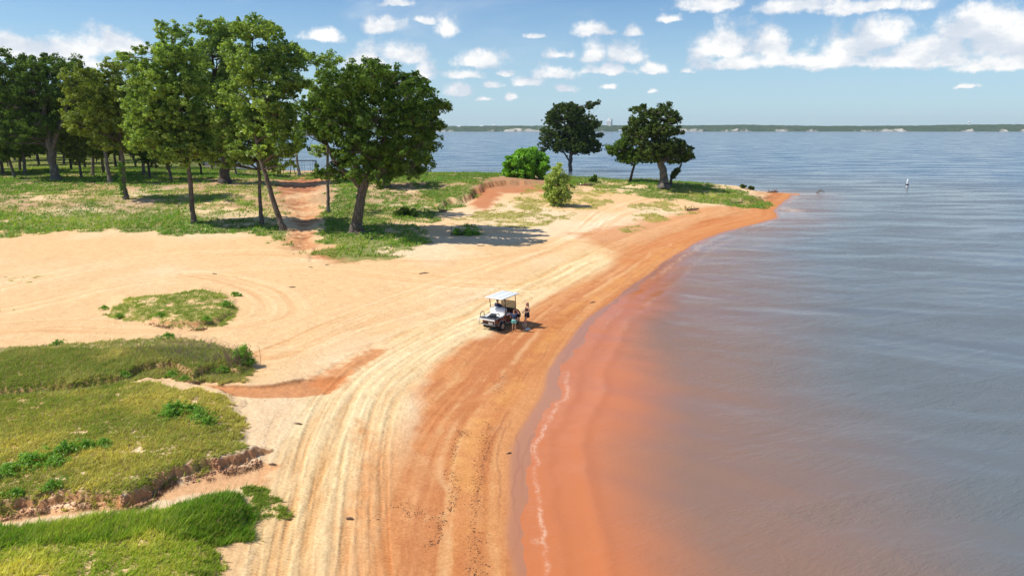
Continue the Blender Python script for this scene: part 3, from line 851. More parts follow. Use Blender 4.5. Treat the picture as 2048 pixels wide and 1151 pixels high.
class MB:
    """collects shapes into one mesh"""
    def __init__(s):
        s.v = []; s.f = []; s.sm = []

    def add(s, vs, fs, smooth_=True):
        n = len(s.v)
        s.v += [tuple(p) for p in vs]
        s.f += [tuple(i + n for i in f) for f in fs]
        s.sm += [smooth_] * len(fs)
        return s

    def tube(s, pts, rads, nseg=8, cap=True):
        if not hasattr(rads, '__len__'): rads = [rads] * len(pts)
        vs, fs = tube_np(pts, rads, nseg)
        if cap:
            fs.append(tuple(range(nseg))[::-1]); m = len(vs) - nseg
            fs.append(tuple(range(m, m + nseg)))
        return s.add(vs, fs)

    def box(s, c, sz, rot=None, bev=0.0):
        bm = bmesh.new()
        bmesh.ops.create_cube(bm, size=1.0)
        bmesh.ops.scale(bm, vec=sz, verts=bm.verts)
        if bev:
            bmesh.ops.bevel(bm, geom=bm.edges[:], offset=bev, segments=3, affect='EDGES', profile=0.6)
        M = Matrix.Translation(c) @ (rot if rot else Matrix.Identity(4))
        bm.transform(M)
        bm.verts.index_update()
        s.add([v.co.copy() for v in bm.verts], [[v.index for v in f.verts] for f in bm.faces], bool(bev))
        bm.free()
        return s

    def lathe(s, prof, c=(0, 0, 0), axis='Z', n=24):
        vs = []; fs = []
        for (r, h) in prof:
            for k in range(n):
                a = 2 * math.pi * k / n
                p = (r * math.cos(a), r * math.sin(a), h)
                if axis == 'X': p = (p[2], p[0], p[1])
                if axis == 'Y': p = (p[0], p[2], p[1])
                vs.append((p[0] + c[0], p[1] + c[1], p[2] + c[2]))
        for i in range(len(prof) - 1):
            for k in range(n):
                a = i * n + k; b = i * n + (k + 1) % n
                fs.append((a, b, b + n, a + n))
        fs.append(tuple(range(n))[::-1]); m = len(vs) - n
        fs.append(tuple(range(m, m + n)))
        return s.add(vs, fs)

    def extrude(s, outline, x0, x1, smooth_=False):
        """outline in (y, z), thickness along x"""
        n = len(outline)
        vs = [(x0, a, b) for a, b in outline] + [(x1, a, b) for a, b in outline]
        fs = [(i, (i + 1) % n, (i + 1) % n + n, i + n) for i in range(n)]
        fs += [tuple(range(n))[::-1], tuple(range(n, 2 * n))]
        return s.add(vs, fs, smooth_)

    def build(s, name, mat, parent=None):
        me = bpy.data.meshes.new(name)
        me.from_pydata(s.v, [], s.f)
        me.polygons.foreach_set('use_smooth', s.sm)
        me.materials.append(mat)
        bm = bmesh.new(); bm.from_mesh(me)
        bmesh.ops.recalc_face_normals(bm, faces=bm.faces[:])
        bm.to_mesh(me); bm.free()
        o = bpy.data.objects.new(name, me)
        link(o, parent)
        return o


# ------------------------------------------------------------------ foliage materials
def leaf_mat(name, c0, c1, trans=0.35, gloss=0.45, spec=0.3):
    m = bpy.data.materials.new(name); m.use_nodes = True
    T = NT(m.node_tree); b = T.n['Principled BSDF']
    v = attr(T, 'var')
    col = T.mix(v, c0, c1)
    T.put(b.inputs['Base Color'], col)
    b.inputs['Roughness'].default_value = gloss
    b.inputs['Specular IOR Level'].default_value = spec
    tr = T.new('ShaderNodeBsdfTranslucent')
    T.put(tr.inputs[0], T.vmath('MULTIPLY', col, (1.5, 1.5, 0.6)))
    mx = T.new('ShaderNodeMixShader'); mx.inputs[0].default_value = trans
    T.l.new(b.outputs[0], mx.inputs[1]); T.l.new(tr.outputs[0], mx.inputs[2])
    T.l.new(mx.outputs[0], T.n['Material Output'].inputs[0])
    return m


def bark_mat(name, c0, c1):
    m = bpy.data.materials.new(name); m.use_nodes = True
    T = NT(m.node_tree); b = T.n['Principled BSDF']
    t = T.new('ShaderNodeTexCoord')
    n = T.noise(T.vmath('MULTIPLY', t.outputs['Object'], (7, 7, 1.4)), 1.0, 6.0, 0.7)
    T.put(b.inputs['Base Color'], T.mix(T.ramp(n, .35, .65), c0, c1))
    b.inputs['Roughness'].default_value = 0.9
    bn = T.new('ShaderNodeBump'); bn.inputs['Distance'].default_value = 0.12
    T.l.new(n, bn.inputs['Height']); T.l.new(bn.outputs[0], b.inputs['Normal'])
    return m


LEAF = {  # random leaf tones, dark ends deepened to stand for shaded leaves
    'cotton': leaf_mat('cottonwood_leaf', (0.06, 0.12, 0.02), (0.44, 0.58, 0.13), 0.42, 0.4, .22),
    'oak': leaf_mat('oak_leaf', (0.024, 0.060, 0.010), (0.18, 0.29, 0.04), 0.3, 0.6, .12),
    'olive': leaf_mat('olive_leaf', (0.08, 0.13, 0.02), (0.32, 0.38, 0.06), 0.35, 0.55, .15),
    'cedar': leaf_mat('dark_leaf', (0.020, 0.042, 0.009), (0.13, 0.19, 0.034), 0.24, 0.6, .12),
    'willow': leaf_mat('willow_leaf', (0.10, 0.26, 0.015), (0.26, 0.52, 0.04), 0.38, 0.5),
    'sap': leaf_mat('sapling_leaf', (0.20, 0.30, 0.05), (0.60, 0.68, 0.22), 0.4, 0.35),
    'weed': leaf_mat('weed_leaf', (0.10, 0.25, 0.02), (0.32, 0.52, 0.07), 0.36, 0.4),
}
BARK = {
    'grey': bark_mat('grey_bark', (0.07, 0.06, 0.05), (0.25, 0.215, 0.18)),
    'brown': bark_mat('brown_bark', (0.055, 0.042, 0.034), (0.21, 0.165, 0.13)),
    'dark': bark_mat('dark_bark', (0.035, 0.026, 0.02), (0.13, 0.10, 0.08)),
    'pale': bark_mat('pale_bark', (0.22, 0.18, 0.14), (0.48, 0.42, 0.35)),
}


def leaves(centres, radii, per, size, squash=0.75, up=0.35, droop=0.0, long_=1.0, g=rng):
    """clusters of leaf faces -> verts, faces, var"""
    n = len(centres)
    cnt = np.maximum((per * np.ones(n)).astype(int), 1)
    ci = np.repeat(np.arange(n), cnt)
    N = len(ci)
    d = g.normal(size=(N, 3)); d /= np.linalg.norm(d, axis=1)[:, None]
    rr = g.random(N) ** 0.45
    rad = radii[ci]
    p = centres[ci] + d * (rr * rad)[:, None] * np.array([1, 1, squash])
    nr = d * 0.7 + np.array([0, 0, up]) + g.normal(size=(N, 3)) * 0.55
    nr /= np.linalg.norm(nr, axis=1)[:, None]
    a = np.cross(nr, g.normal(size=(N, 3))); a /= np.linalg.norm(a, axis=1)[:, None]
    b = np.cross(nr, a)
    if droop:
        a[:, 2] -= droop; a /= np.linalg.norm(a, axis=1)[:, None]
    sz = size * (0.6 + 0.8 * g.random(N))[:, None]
    v0 = p - a * sz * long_; v1 = p + b * sz * .62; v2 = p + a * sz * long_; v3 = p - b * sz * .62
    v = np.stack([v0, v1, v2, v3], 1).reshape(-1, 3)
    f = np.arange(N * 4).reshape(-1, 4)
    cv = g.random(n)[ci] * 0.55 + g.random(N) * 0.45
    return v, f, np.repeat(cv, 4)


def px_rad(px, Y):
    return px / F * Y * 1.02


def make_tree(label, cat, base_px, kind, bark, trunks, lobes, leaf=0.17, per=46, cl=0.55, dens=1.0, group=None, Y=None, depth=0.8,
              name='tree', seed=0, bare=None, roots=0, vine=None, fill=True):
    """trunks: lists of (px, py, radius m); lobes: (px, py, r px)"""
    g = np.random.default_rng(seed + 100)
    rs = random.Random(seed)
    b = hit(*base_px)
    Yb = b.y if Y is None else Y
    root = empty(name, b)
    tag(root, label, cat, group)

    def loc(px, py, dy=0.0):
        return onplane(px, py, Yb + dy) - b - Vector((0, 0, 0)) if Y is None else onplane(px, py, Yb + dy) - b
    mb = MB()
    tops = []
    for tr in trunks:
        pts = []; rad = []
        for i, q in enumerate(tr):
            pt = loc(q[0], q[1], q[3] if len(q) > 3 else 0.0)
            if i == 0 and q[1] >= base_px[1] - 3:
                pt = Vector((pt.x, pt.y, 0.0)); pts.append(pt + Vector((0, 0, -0.3))); rad.append(q[2] * 1.75)
                pts.append(pt + Vector((0, 0, 0.25))); rad.append(q[2] * 1.25)
                nx = loc(tr[1][0], tr[1][1])
                pts.append(pt.lerp(nx, min(0.35, 1.2 / max(nx.z, .1)))); rad.append(q[2])
                continue
            pts.append(pt); rad.append(q[2])
        sp = smooth([(*p, r) for p, r in zip(pts, rad)], 4)
        P3 = [Vector(q[:3]) for q in sp]; Rd = [max(q[3], 0.02) for q in sp]
        for k in range(2, len(P3)):
            P3[k] += Vector((rs.gauss(0, 1), rs.gauss(0, 1), 0)) * Rd[k] * 0.15
        mb.tube(P3, Rd, 10)
        tops += [(p, r) for p, r in zip(P3[len(P3) // 3:], Rd[len(P3) // 3:])]
    if roots:
        for k in range(roots):
            a = 2 * math.pi * k / roots + rs.random()
            L = 0.9 + rs.random() * 1.2
            q = [Vector((math.cos(a) * .15, math.sin(a) * .15, .35)), Vector((math.cos(a) * L * .4, math.sin(a) * L * .4, 0.12)),
                 Vector((math.cos(a) * L, math.sin(a) * L, -0.1))]
            mb.tube(q, [0.22, 0.14, 0.04], 6)
    # crown lobes in depth
    C = []; Rr = []
    xs = [loc(*l[:2]).x for l in lobes]; xm = sum(xs) / len(xs)
    half = max(abs(x - xm) for x in xs) + 0.01
    for l in lobes:
        r = px_rad(l[2], Yb)
        c = loc(l[0], l[1])
        room = math.sqrt(max(half ** 2 - (c.x - xm) ** 2, 0.0)) * depth + r * 0.3
        offs = [0.0] if r > room else [-(room - r * .5) * (0.6 + .4 * rs.random()), 0.0, (room - r * .5) * (0.6 + .4 * rs.random())]
        if len(offs) == 3 and abs(offs[0]) < r * .5: offs = [offs[0], offs[2]]
        for o_ in offs:
            C.append(c + Vector((rs.gauss(0, r * .12) if o_ else 0, o_ + rs.gauss(0, r * .15), rs.gauss(0, r * .1) if o_ else 0)))
            Rr.append(r * (1.0 if abs(o_) < .01 else 0.9))
    cc = []; cr = []
    for c, r in zip(C, Rr):
        n = max(4, int(dens * 8.0 * (r / cl) ** 2 * 0.5))
        d = g.normal(size=(n, 3)); d /= np.linalg.norm(d, axis=1)[:, None]
        q = (0.35 + 0.65 * g.random(n) ** 0.5) * np.where(g.random(n) < .24, 1.0 + .45 * g.random(n), 1.0)
        pp = np.array(c)[None, :] + d * (q * r)[:, None] * np.array([1, 1, .9])
        kp = vnoise((pp[:, 0] * .8 + pp[:, 1] * .45 + seed * 7) * .75, (pp[:, 2] * .8 - pp[:, 1] * .3) * .75, 3) > .20
        if kp.sum() > 3: pp, q = pp[kp], q[kp]
        n = len(pp)
        cc.append(pp); cr.append(cl * (0.45 + 0.75 * g.random(n)) * np.where(q > 1.02, .7, 1.0))
        # limbs out to the lobe and its clusters
        if tops:
            base = min(tops, key=lambda t: (t[0] - c).length + max(0, t[0].z - c.z + r * .5) * 1.5)
            mid = base[0].lerp(c, 0.5) + Vector((rs.gauss(0, .25), rs.gauss(0, .25), rs.random() * .5 * r * .4))
            r0 = min(base[1] * 0.7, 0.05 + 0.06 * r)
            mb.tube([base[0], mid, c], [r0, r0 * .65, r0 * .35], 6)
            for k in range(min(n, 7)):
                e = Vector(pp[k]); m2 = c.lerp(e, .5) + Vector((0, 0, .1 * r))
                mb.tube([c.lerp(mid, .3 * rs.random()), m2, e], [r0 * .35, r0 * .22, 0.012], 4)
    if bare:
        for (x0, y0, x1, y1) in bare:
            a_, b_ = loc(x0, y0, rs.gauss(0, .5)), loc(x1, y1, rs.gauss(0, 1))
            md = a_.lerp(b_, .5) + Vector((rs.gauss(0, .15), rs.gauss(0, .3), rs.gauss(0, .15)))
            mb.tube([a_, md, b_], [.06, .04, .015], 5)
            for k in range(5):
                s0 = a_.lerp(b_, .35 + .6 * rs.random())
                mb.tube([s0, s0 + Vector((rs.gauss(0, .4), rs.gauss(0, .3), .2 + rs.random() * .5))], [.022, .008], 4)
    mb.build('trunk', BARK[bark], root)
    cc = np.concatenate(cc); cr = np.concatenate(cr)
    v, f, var = leaves(cc, cr, per, leaf, g=g, droop=0.15)
    np_mesh('crown', v, f, LEAF[kind], root, attrs={'var': var})
    if vine:
        vp = []
        for k in range(160):
            t = g.random()
            seg = vine[0]; seg2 = vine[1]
            p = loc(seg[0] + (seg2[0] - seg[0]) * t, seg[1] + (seg2[1] - seg[1]) * t)
            a = g.random() * 6.28
            vp.append((p.x + math.cos(a) * .33, p.y + math.sin(a) * .33, p.z))
        v, f, var = leaves(np.array(vp), np.full(len(vp), .22), 10, .12, g=g)
        np_mesh('climbing_vine', v, f, LEAF['weed'], root, attrs={'var': var})
    return root


# ------------------------------------------------------------------ the named trees
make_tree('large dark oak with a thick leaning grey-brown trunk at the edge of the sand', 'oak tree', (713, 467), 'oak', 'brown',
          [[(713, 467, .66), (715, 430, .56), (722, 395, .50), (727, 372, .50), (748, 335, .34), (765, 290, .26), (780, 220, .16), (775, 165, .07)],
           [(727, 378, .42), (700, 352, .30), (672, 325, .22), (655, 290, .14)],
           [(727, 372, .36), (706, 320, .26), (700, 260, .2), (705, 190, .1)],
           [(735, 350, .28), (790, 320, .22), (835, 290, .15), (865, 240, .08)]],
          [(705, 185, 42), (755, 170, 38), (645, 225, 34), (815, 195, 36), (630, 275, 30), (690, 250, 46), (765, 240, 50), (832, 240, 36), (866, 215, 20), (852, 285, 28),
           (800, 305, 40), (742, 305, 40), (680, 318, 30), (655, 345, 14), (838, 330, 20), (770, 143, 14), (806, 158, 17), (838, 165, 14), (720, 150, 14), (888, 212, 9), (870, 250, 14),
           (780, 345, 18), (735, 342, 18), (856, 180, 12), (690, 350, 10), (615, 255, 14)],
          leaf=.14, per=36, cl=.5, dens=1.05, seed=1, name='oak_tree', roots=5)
make_tree('slender young cottonwood rising just behind the large leaning oak', 'cottonwood tree', (657, 426), 'cotton', 'grey',
          [[(657, 426, .22), (656, 380, .2), (655, 330, .17), (658, 230, .13), (668, 120, .05)]],
          [(690, 165, 26), (660, 150, 24), (640, 195, 22), (668, 122, 15), (628, 125, 9), (705, 140, 16), (620, 170, 12), (652, 350, 9), (668, 190, 22), (640, 300, 14), (612, 108, 5), (640, 115, 6)],
          leaf=.15, per=34, cl=.55, dens=.85, seed=2, name='cottonwood_tree')
make_tree('tall cottonwood on a single bare straight trunk standing in front of the grass bank', 'cottonwood tree', (388, 447), 'cotton', 'brown',
          [[(388, 447, .30), (384, 400, .27), (378, 340, .24), (370, 290, .2), (355, 190, .15), (345, 80, .05)]],
          [(345, 72, 16), (330, 112, 30), (365, 118, 28), (298, 152, 28), (382, 165, 28), (340, 170, 40), (290, 205, 32), (375, 220, 36), (325, 240, 38), (392, 262, 24), (300, 278, 26),
           (362, 290, 26), (340, 270, 30), (270, 130, 14), (276, 180, 18), (382, 300, 16), (305, 105, 12), (352, 55, 9), (400, 235, 18), (330, 305, 12), (250, 110, 7), (280, 252, 24), (268, 288, 16), (350, 312, 16), (402, 288, 20), (418, 302, 14), (378, 320, 12)],
          leaf=.14, per=30, cl=.46, dens=1.1, seed=3, name='cottonwood_tree')
make_tree('tall cottonwood whose bare trunk leans left from the foot of the sandy gully', 'cottonwood tree', (566, 461), 'cotton', 'brown',
          [[(566, 461, .33), (548, 405, .28), (532, 350, .25), (516, 300, .22), (508, 220, .17), (505, 80, .06)]],
          [(500, 62, 22), (540, 66, 22), (470, 100, 28), (560, 110, 28), (515, 130, 40), (575, 160, 24), (480, 190, 38), (548, 200, 36), (515, 250, 34), (556, 270, 24), (592, 130, 16),
           (530, 300, 18), (585, 95, 12), (600, 165, 10), (480, 60, 12), (565, 235, 24), (572, 330, 8), (520, 45, 10), (575, 300, 14), (604, 110, 7)],
          leaf=.14, per=30, cl=.46, dens=1.1, seed=4, name='cottonwood_tree')
make_tree('slim upright cottonwood directly left of the leaning one, its trunk parallel to the picture edge', 'cottonwood tree', (524, 449), 'cotton', 'brown',
          [[(524, 449, .24), (520, 400, .2), (517, 340, .18), (505, 270, .14), (490, 210, .06)]],
          [(490, 230, 24), (455, 270, 22), (510, 260, 26), (440, 300, 14), (530, 290, 18), (480, 300, 18), (470, 245, 22), (540, 330, 10), (500, 320, 12), (450, 235, 20), (500, 300, 20), (545, 312, 16), (470, 322, 14), (572, 308, 16), (430, 322, 11), (555, 335, 8)],
          leaf=.14, per=30, cl=.46, dens=.95, seed=5, name='cottonwood_tree')
make_tree('tall thick-trunked cottonwood at the back of the grove, level with the plateau', 'cottonwood tree', (450, 366), 'cotton', 'dark',
          [[(450, 366, .85), (450, 310, .7), (440, 250, .5), (430, 180, .32), (422, 60, .08)]],
          [(418, 58, 18), (450, 60, 18), (405, 100, 24), (440, 120, 34), (415, 180, 34), (450, 200, 34), (430, 250, 30), (468, 270, 24), (410, 275, 22), (445, 300, 18), (485, 310, 14), (470, 150, 26), (440, 85, 22), (412, 140, 26), (430, 160, 26), (460, 110, 22), (398, 215, 18)],
          leaf=.17, per=32, cl=.6, dens=1.1, seed=6, name='cottonwood_tree')
make_tree('olive green oak with green vine climbing its crooked trunk at the edge of the bank', 'oak tree', (253, 399), 'olive', 'brown',
          [[(253, 399, .34), (247, 360, .3), (245, 320, .27), (240, 270, .22), (235, 190, .1)],
           [(245, 300, .2), (205, 250, .14), (170, 200, .07)]],
          [(185, 165, 28), (225, 175, 34), (160, 210, 24), (210, 225, 34), (255, 205, 28), (175, 255, 24), (265, 255, 24), (225, 270, 24), (150, 245, 16), (200, 145, 16), (240, 135, 14),
           (250, 290, 14), (275, 225, 18), (135, 225, 10), (205, 290, 12), (160, 150, 12)],
          leaf=.15, per=40, cl=.55, dens=.85, seed=7, name='oak_tree', vine=((247, 395), (243, 325)))
make_tree('slim grey oak leaning left behind the vine covered one', 'oak tree', (221, 367), 'olive', 'grey',
          [[(221, 367, .36), (214, 330, .3), (205, 280, .24), (195, 230, .1)]],
          [(190, 200, 22), (210, 240, 22), (170, 235, 18), (225, 215, 18), (180, 260, 14)],
          leaf=.17, per=36, cl=.6, dens=.8, seed=8, name='oak_tree')
make_tree('big dark oak with a broad leaning trunk at the left of the grove', 'oak tree', (112, 361), 'oak', 'grey',
          [[(112, 361, .72), (106, 320, .62), (98, 280, .55), (90, 245, .4), (85, 180, .2)],
           [(104, 300, .4), (125, 240, .28), (140, 190, .1)]],
          [(60, 135, 28), (20, 150, 30), (100, 140, 28), (140, 135, 18), (50, 190, 36), (105, 195, 36), (10, 210, 32), (60, 245, 30), (20, 270, 22), (115, 245, 24), (140, 185, 20),
           (85, 270, 14), (155, 118, 9), (55, 112, 10), (30, 120, 9), (40, 285, 12)],
          leaf=.18, per=46, cl=.75, dens=.95, seed=9, name='oak_tree')
make_tree('thin pale-trunked tree beside the swing set on the far edge of the plateau', 'tree', (599, 351), 'cotton', 'pale',
          [[(599, 351, .30), (594, 320, .24), (590, 280, .2), (587, 220, .08)]],
          [(590, 220, 14), (603, 250, 13), (580, 262, 11), (600, 285, 12), (590, 300, 6), (612, 230, 9)],
          leaf=.2, per=30, cl=.6, dens=.7, seed=10, name='shoreline_tree')
make_tree('low dark tree with exposed pale roots half hidden behind the large oak', 'tree', (773, 374), 'cedar', 'grey',
          [[(773, 374, .5), (768, 350, .4), (770, 320, .3)], [(773, 370, .3), (790, 345, .25), (800, 320, .2)]],
          [(780, 330, 26), (818, 340, 18), (750, 340, 20), (800, 300, 26), (840, 320, 14), (745, 310, 20)],
          leaf=.2, per=36, cl=.7, dens=.8, seed=11, name='shoreline_tree', roots=8)
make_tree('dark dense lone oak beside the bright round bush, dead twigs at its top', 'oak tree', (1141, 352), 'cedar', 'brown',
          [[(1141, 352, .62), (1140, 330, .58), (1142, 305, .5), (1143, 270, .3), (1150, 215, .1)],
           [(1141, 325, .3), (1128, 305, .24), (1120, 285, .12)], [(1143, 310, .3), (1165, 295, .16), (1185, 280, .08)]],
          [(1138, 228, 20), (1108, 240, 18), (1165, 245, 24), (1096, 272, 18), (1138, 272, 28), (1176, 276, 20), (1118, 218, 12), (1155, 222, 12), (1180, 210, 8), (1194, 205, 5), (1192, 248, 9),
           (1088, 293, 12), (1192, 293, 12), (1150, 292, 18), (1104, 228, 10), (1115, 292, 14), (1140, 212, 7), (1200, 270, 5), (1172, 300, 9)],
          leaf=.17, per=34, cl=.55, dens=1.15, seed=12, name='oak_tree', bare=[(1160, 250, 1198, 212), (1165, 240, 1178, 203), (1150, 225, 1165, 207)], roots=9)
make_tree('spreading oak with a stout pale trunk, nearest the tip of the point', 'oak tree', (1328, 374), 'cedar', 'grey',
          [[(1328, 374, .85), (1326, 350, .72), (1322, 325, .6), (1316, 290, .35), (1312, 230, .1)],
           [(1322, 322, .3), (1290, 300, .2), (1270, 280, .1)], [(1324, 322, .3), (1350, 305, .18), (1370, 300, .08)]],
          [(1272, 221, 9), (1328, 214, 9), (1298, 232, 16), (1335, 235, 13), (1268, 245, 13), (1316, 258, 20), (1348, 262, 10), (1276, 276, 20), (1322, 292, 26), (1356, 300, 18), (1296, 302, 18),
           (1374, 312, 11), (1255, 262, 9), (1342, 318, 12), (1362, 284, 6), (1345, 240, 10), (1286, 214, 6), (1292, 260, 14), (1318, 225, 8), (1308, 318, 10), (1380, 300, 7)],
          leaf=.17, per=32, cl=.52, dens=1.0, seed=13, name='oak_tree', roots=10)
make_tree('small crooked tree curving rightward from the foot of the stout oak', 'tree', (1341, 373), 'cedar', 'dark',
          [[(1341, 373, .28), (1343, 358, .24), (1352, 347, .22), (1360, 335, .18), (1364, 320, .1)]],
          [(1368, 312, 12), (1350, 345, 4), (1347, 352, 3), (1356, 340, 3)],
          leaf=.2, per=30, cl=.5, dens=.9, seed=14, name='crooked_tree')
make_tree('flat-crowned small oak on a thin dark trunk between the two larger shoreline oaks', 'oak tree', (1260, 364), 'oak', 'dark',
          [[(1260, 364, .26), (1264, 345, .23), (1270, 325, .2), (1268, 300, .1)]],
          [(1240, 298, 16), (1264, 308, 18), (1225, 300, 10), (1284, 312, 14), (1250, 280, 12), (1216, 296, 6), (1256, 322, 8), (1240, 318, 8)],
          leaf=.17, per=34, cl=.5, dens=1.1, seed=15, name='oak_tree')
make_tree('leafy young sapling with light green leaves standing on the sandy slope', 'sapling', (1111, 411), 'sap', 'grey',
          [[(1106, 412, .08), (1108, 395, .07), (1112, 370, .05), (1114, 335, .02)], [(1112, 411, .08), (1120, 395, .05), (1128, 370, .03)]],
          [(1113, 342, 11), (1104, 357, 14), (1127, 360, 14), (1115, 375, 21), (1098, 376, 12), (1136, 378, 13), (1106, 393, 16), (1130, 392, 13), (1114, 404, 10), (1118, 331, 5), (1095, 390, 9)],
          leaf=.13, per=24, cl=.36, dens=.8, seed=16, name='sapling')


# ------------------------------------------------------------------ bushes and woods
def make_bush(label, cat, base_px, kind, lobes, leaf, per, cl, seed, name='bush', group=None, long_=1.0, dens=1.0, stems=9):
    g = np.random.default_rng(seed); rs = random.Random(seed)
    b = hit(*base_px)
    root = empty(name, b); tag(root, label, cat, group)
    cc = []; cr = []; mb = MB()
    for l in lobes:
        c = onplane(l[0], l[1], b.y) - b; r = px_rad(l[2], b.y)
        for dy in (-r * .7, 0, r * .7):
            n = max(3, int(dens * 5 * (r / cl) ** 2 * .6))
            d = g.normal(size=(n, 3)); d /= np.linalg.norm(d, axis=1)[:, None]
            pp = np.array(c + Vector((0, dy, 0))) + d * (r * (.4 + .6 * g.random(n) ** .5))[:, None]
            pp[:, 2] = np.maximum(pp[:, 2], cl * .4)
            cc.append(pp); cr.append(cl * (.6 + .6 * g.random(n)))
    cc = np.concatenate(cc); cr = np.concatenate(cr)
    for k in range(stems):
        e = Vector(cc[rs.randrange(len(cc))])
        mb.tube([Vector((rs.gauss(0, .06), rs.gauss(0, .06), -.1)), e * .5 + Vector((0, 0, .1)), e], [.03, .022, .008], 5)
    mb.build('stems', BARK['grey'], root)
    v, f, var = leaves(cc, cr, per, leaf, g=g, long_=long_)
    np_mesh('foliage', v, f, LEAF[kind], root, attrs={'var': var})
    return root


make_bush('rounded bright green bush on the plateau edge, left of the lone dark oak', 'bush', (1052, 356), 'willow',
          [(1052, 318, 20), (1030, 330, 20), (1075, 326, 19), (1050, 340, 22), (1025, 343, 13), (1083, 340, 13), (1042, 313, 12), (1068, 310, 12), (1012, 345, 6)], .24, 46, .6, 31, long_=1.6, stems=14)
make_bush('small upright bush at the bank edge between the lone oak and the thin dark trunk', 'bush', (1188, 365), 'oak', [(1188, 358, 5), (1182, 361, 4), (1190, 352, 3)], .15, 30, .3, 32)
for (px, py, lab) in ((1486, 377, 'low dark bush on the grassy point, left of its neighbour'), (1502, 380, 'low dark bush on the grassy point, right of its neighbour')):
    make_bush(lab, 'bush', (px, py), 'cedar', [(px - 2, py - 5, 3), (px + 4, py - 4, 2.5)], .14, 26, .25, 33 + px, group='low bushes on the point')
make_bush('low green clump with dead twigs in the shadow on the sand', 'bush', (925, 470), 'weed', [(915, 466, 8), (935, 466, 9), (950, 468, 5)], .12, 26, .3, 35)
make_bush('leafy green bush at the right end of the weedy mound', 'bush', (487, 728), 'weed', [(480, 710, 12), (495, 715, 10), (470, 722, 9), (500, 726, 7), (488, 700, 7)], .05, 40, .22, 36, dens=1.2)
make_bush('small weed at the right of the sandy island mound', 'bush', (472, 592), 'weed', [(470, 588, 5), (478, 592, 3)], .06, 20, .16, 37)
make_bush('dark ragged bush in the shade below the right of the large oak', 'bush', (815, 432), 'oak', [(807, 422, 9), (823, 427, 8), (794, 427, 6)], .14, 34, .4, 38)

# broadleaf weeds scattered on the near mounds: one clump, copied
WEED_SPOTS = [(350, 815, 24, 'bright broadleaf clump highest on the meadow mound'), (338, 828, 18, 'broadleaf clump just below the highest one on the meadow mound'),
              (400, 828, 20, 'broadleaf clump near the right rim of the meadow mound'), (385, 815, 15, 'small broadleaf clump between two larger ones on the meadow mound'),
              (410, 842, 17, 'broadleaf clump low at the right rim of the meadow mound'),
              (65, 920, 26, 'dark leafy clump, the largest at the left of the meadow mound'), (15, 940, 24, 'dark leafy clump at the left edge of the photo'),
              (110, 922, 18, 'leafy clump right beside the largest dark one'), (130, 895, 22, 'upright leafy clump above the others on the meadow mound'),
              (170, 890, 18, 'leafy clump in the middle of the meadow mound'), (210, 885, 16, 'pale leafy clump at mid mound, right of the middle one'),
              (105, 968, 17, 'leafy clump just above the broken earth bank'), (30, 985, 14, 'small leafy clump on the rim of the broken earth bank'),
              (345, 748, 12, 'small green clump over the red undercut bank'), (368, 757, 10, 'tiny clump hanging at the red undercut bank'),
              (445, 740, 12, 'green clump under the leafy bush on the weedy mound'), (250, 748, 12, 'green clump at the left start of the red undercut bank'),
              (115, 685, 10, 'low clump on the back rim of the weedy mound, left'), (335, 672, 12, 'taller clump on the back rim of the weedy mound'),
              (210, 640 - 25, 8, 'tiny dark weed at the left rim of the island mound'), (238, 632, 9, 'tiny dark weed on bare sand below the island mound'),
              (320, 630, 9, 'small dark weed at the front of the island mound'), (415, 640, 10, 'small leafy weed over the red edge of the island mound'),
              (452, 608, 12, 'leafy weed on the right slope of the island mound')]
wsrc = None
for i, (px, py, rp, lab) in enumerate(WEED_SPOTS):
    b = hit(px, py + rp * .4)
    if i in (0, 5, 8):
        g = np.random.default_rng(300 + i)
        wsrc = empty('leafy_weed', b)
        n = 70
        cc = g.normal(size=(n, 3)) * np.array([.26, .26, .10]); cc[:, 2] = np.abs(cc[:, 2]) + .08 + .14 * np.exp(-(cc[:, 0] ** 2 + cc[:, 1] ** 2) / .05)
        v, f, var = leaves(cc, .07 + .05 * g.random(n), 16, .035, up=.6, g=g)
        fo = np_mesh('foliage', v, f, LEAF['weed'], wsrc, attrs={'var': var})
        mb = MB()
        for k in range(10):
            e = Vector(cc[k]); mb.tube([Vector((0, 0, -.05)), e * .6, e], [.012, .009, .005], 4)
        st = mb.build('stems', BARK['grey'], wsrc)
        w = wsrc
    else:
        w = wsrc.copy(); scene.collection.objects.link(w)
        for ch in (fo, st):
            c = ch.copy(); scene.collection.objects.link(c); c.parent = w
    w.location = b
    sc = rp / F * b.length / .42
    w.scale = (sc, sc, sc * .9)
    w.rotation_euler = (0, 0, i * 2.1)
    tag(w, lab, 'weed', 'leafy weeds on the near mounds')

# woods at the left: three kinds of tree, each copied with its trunk and crown


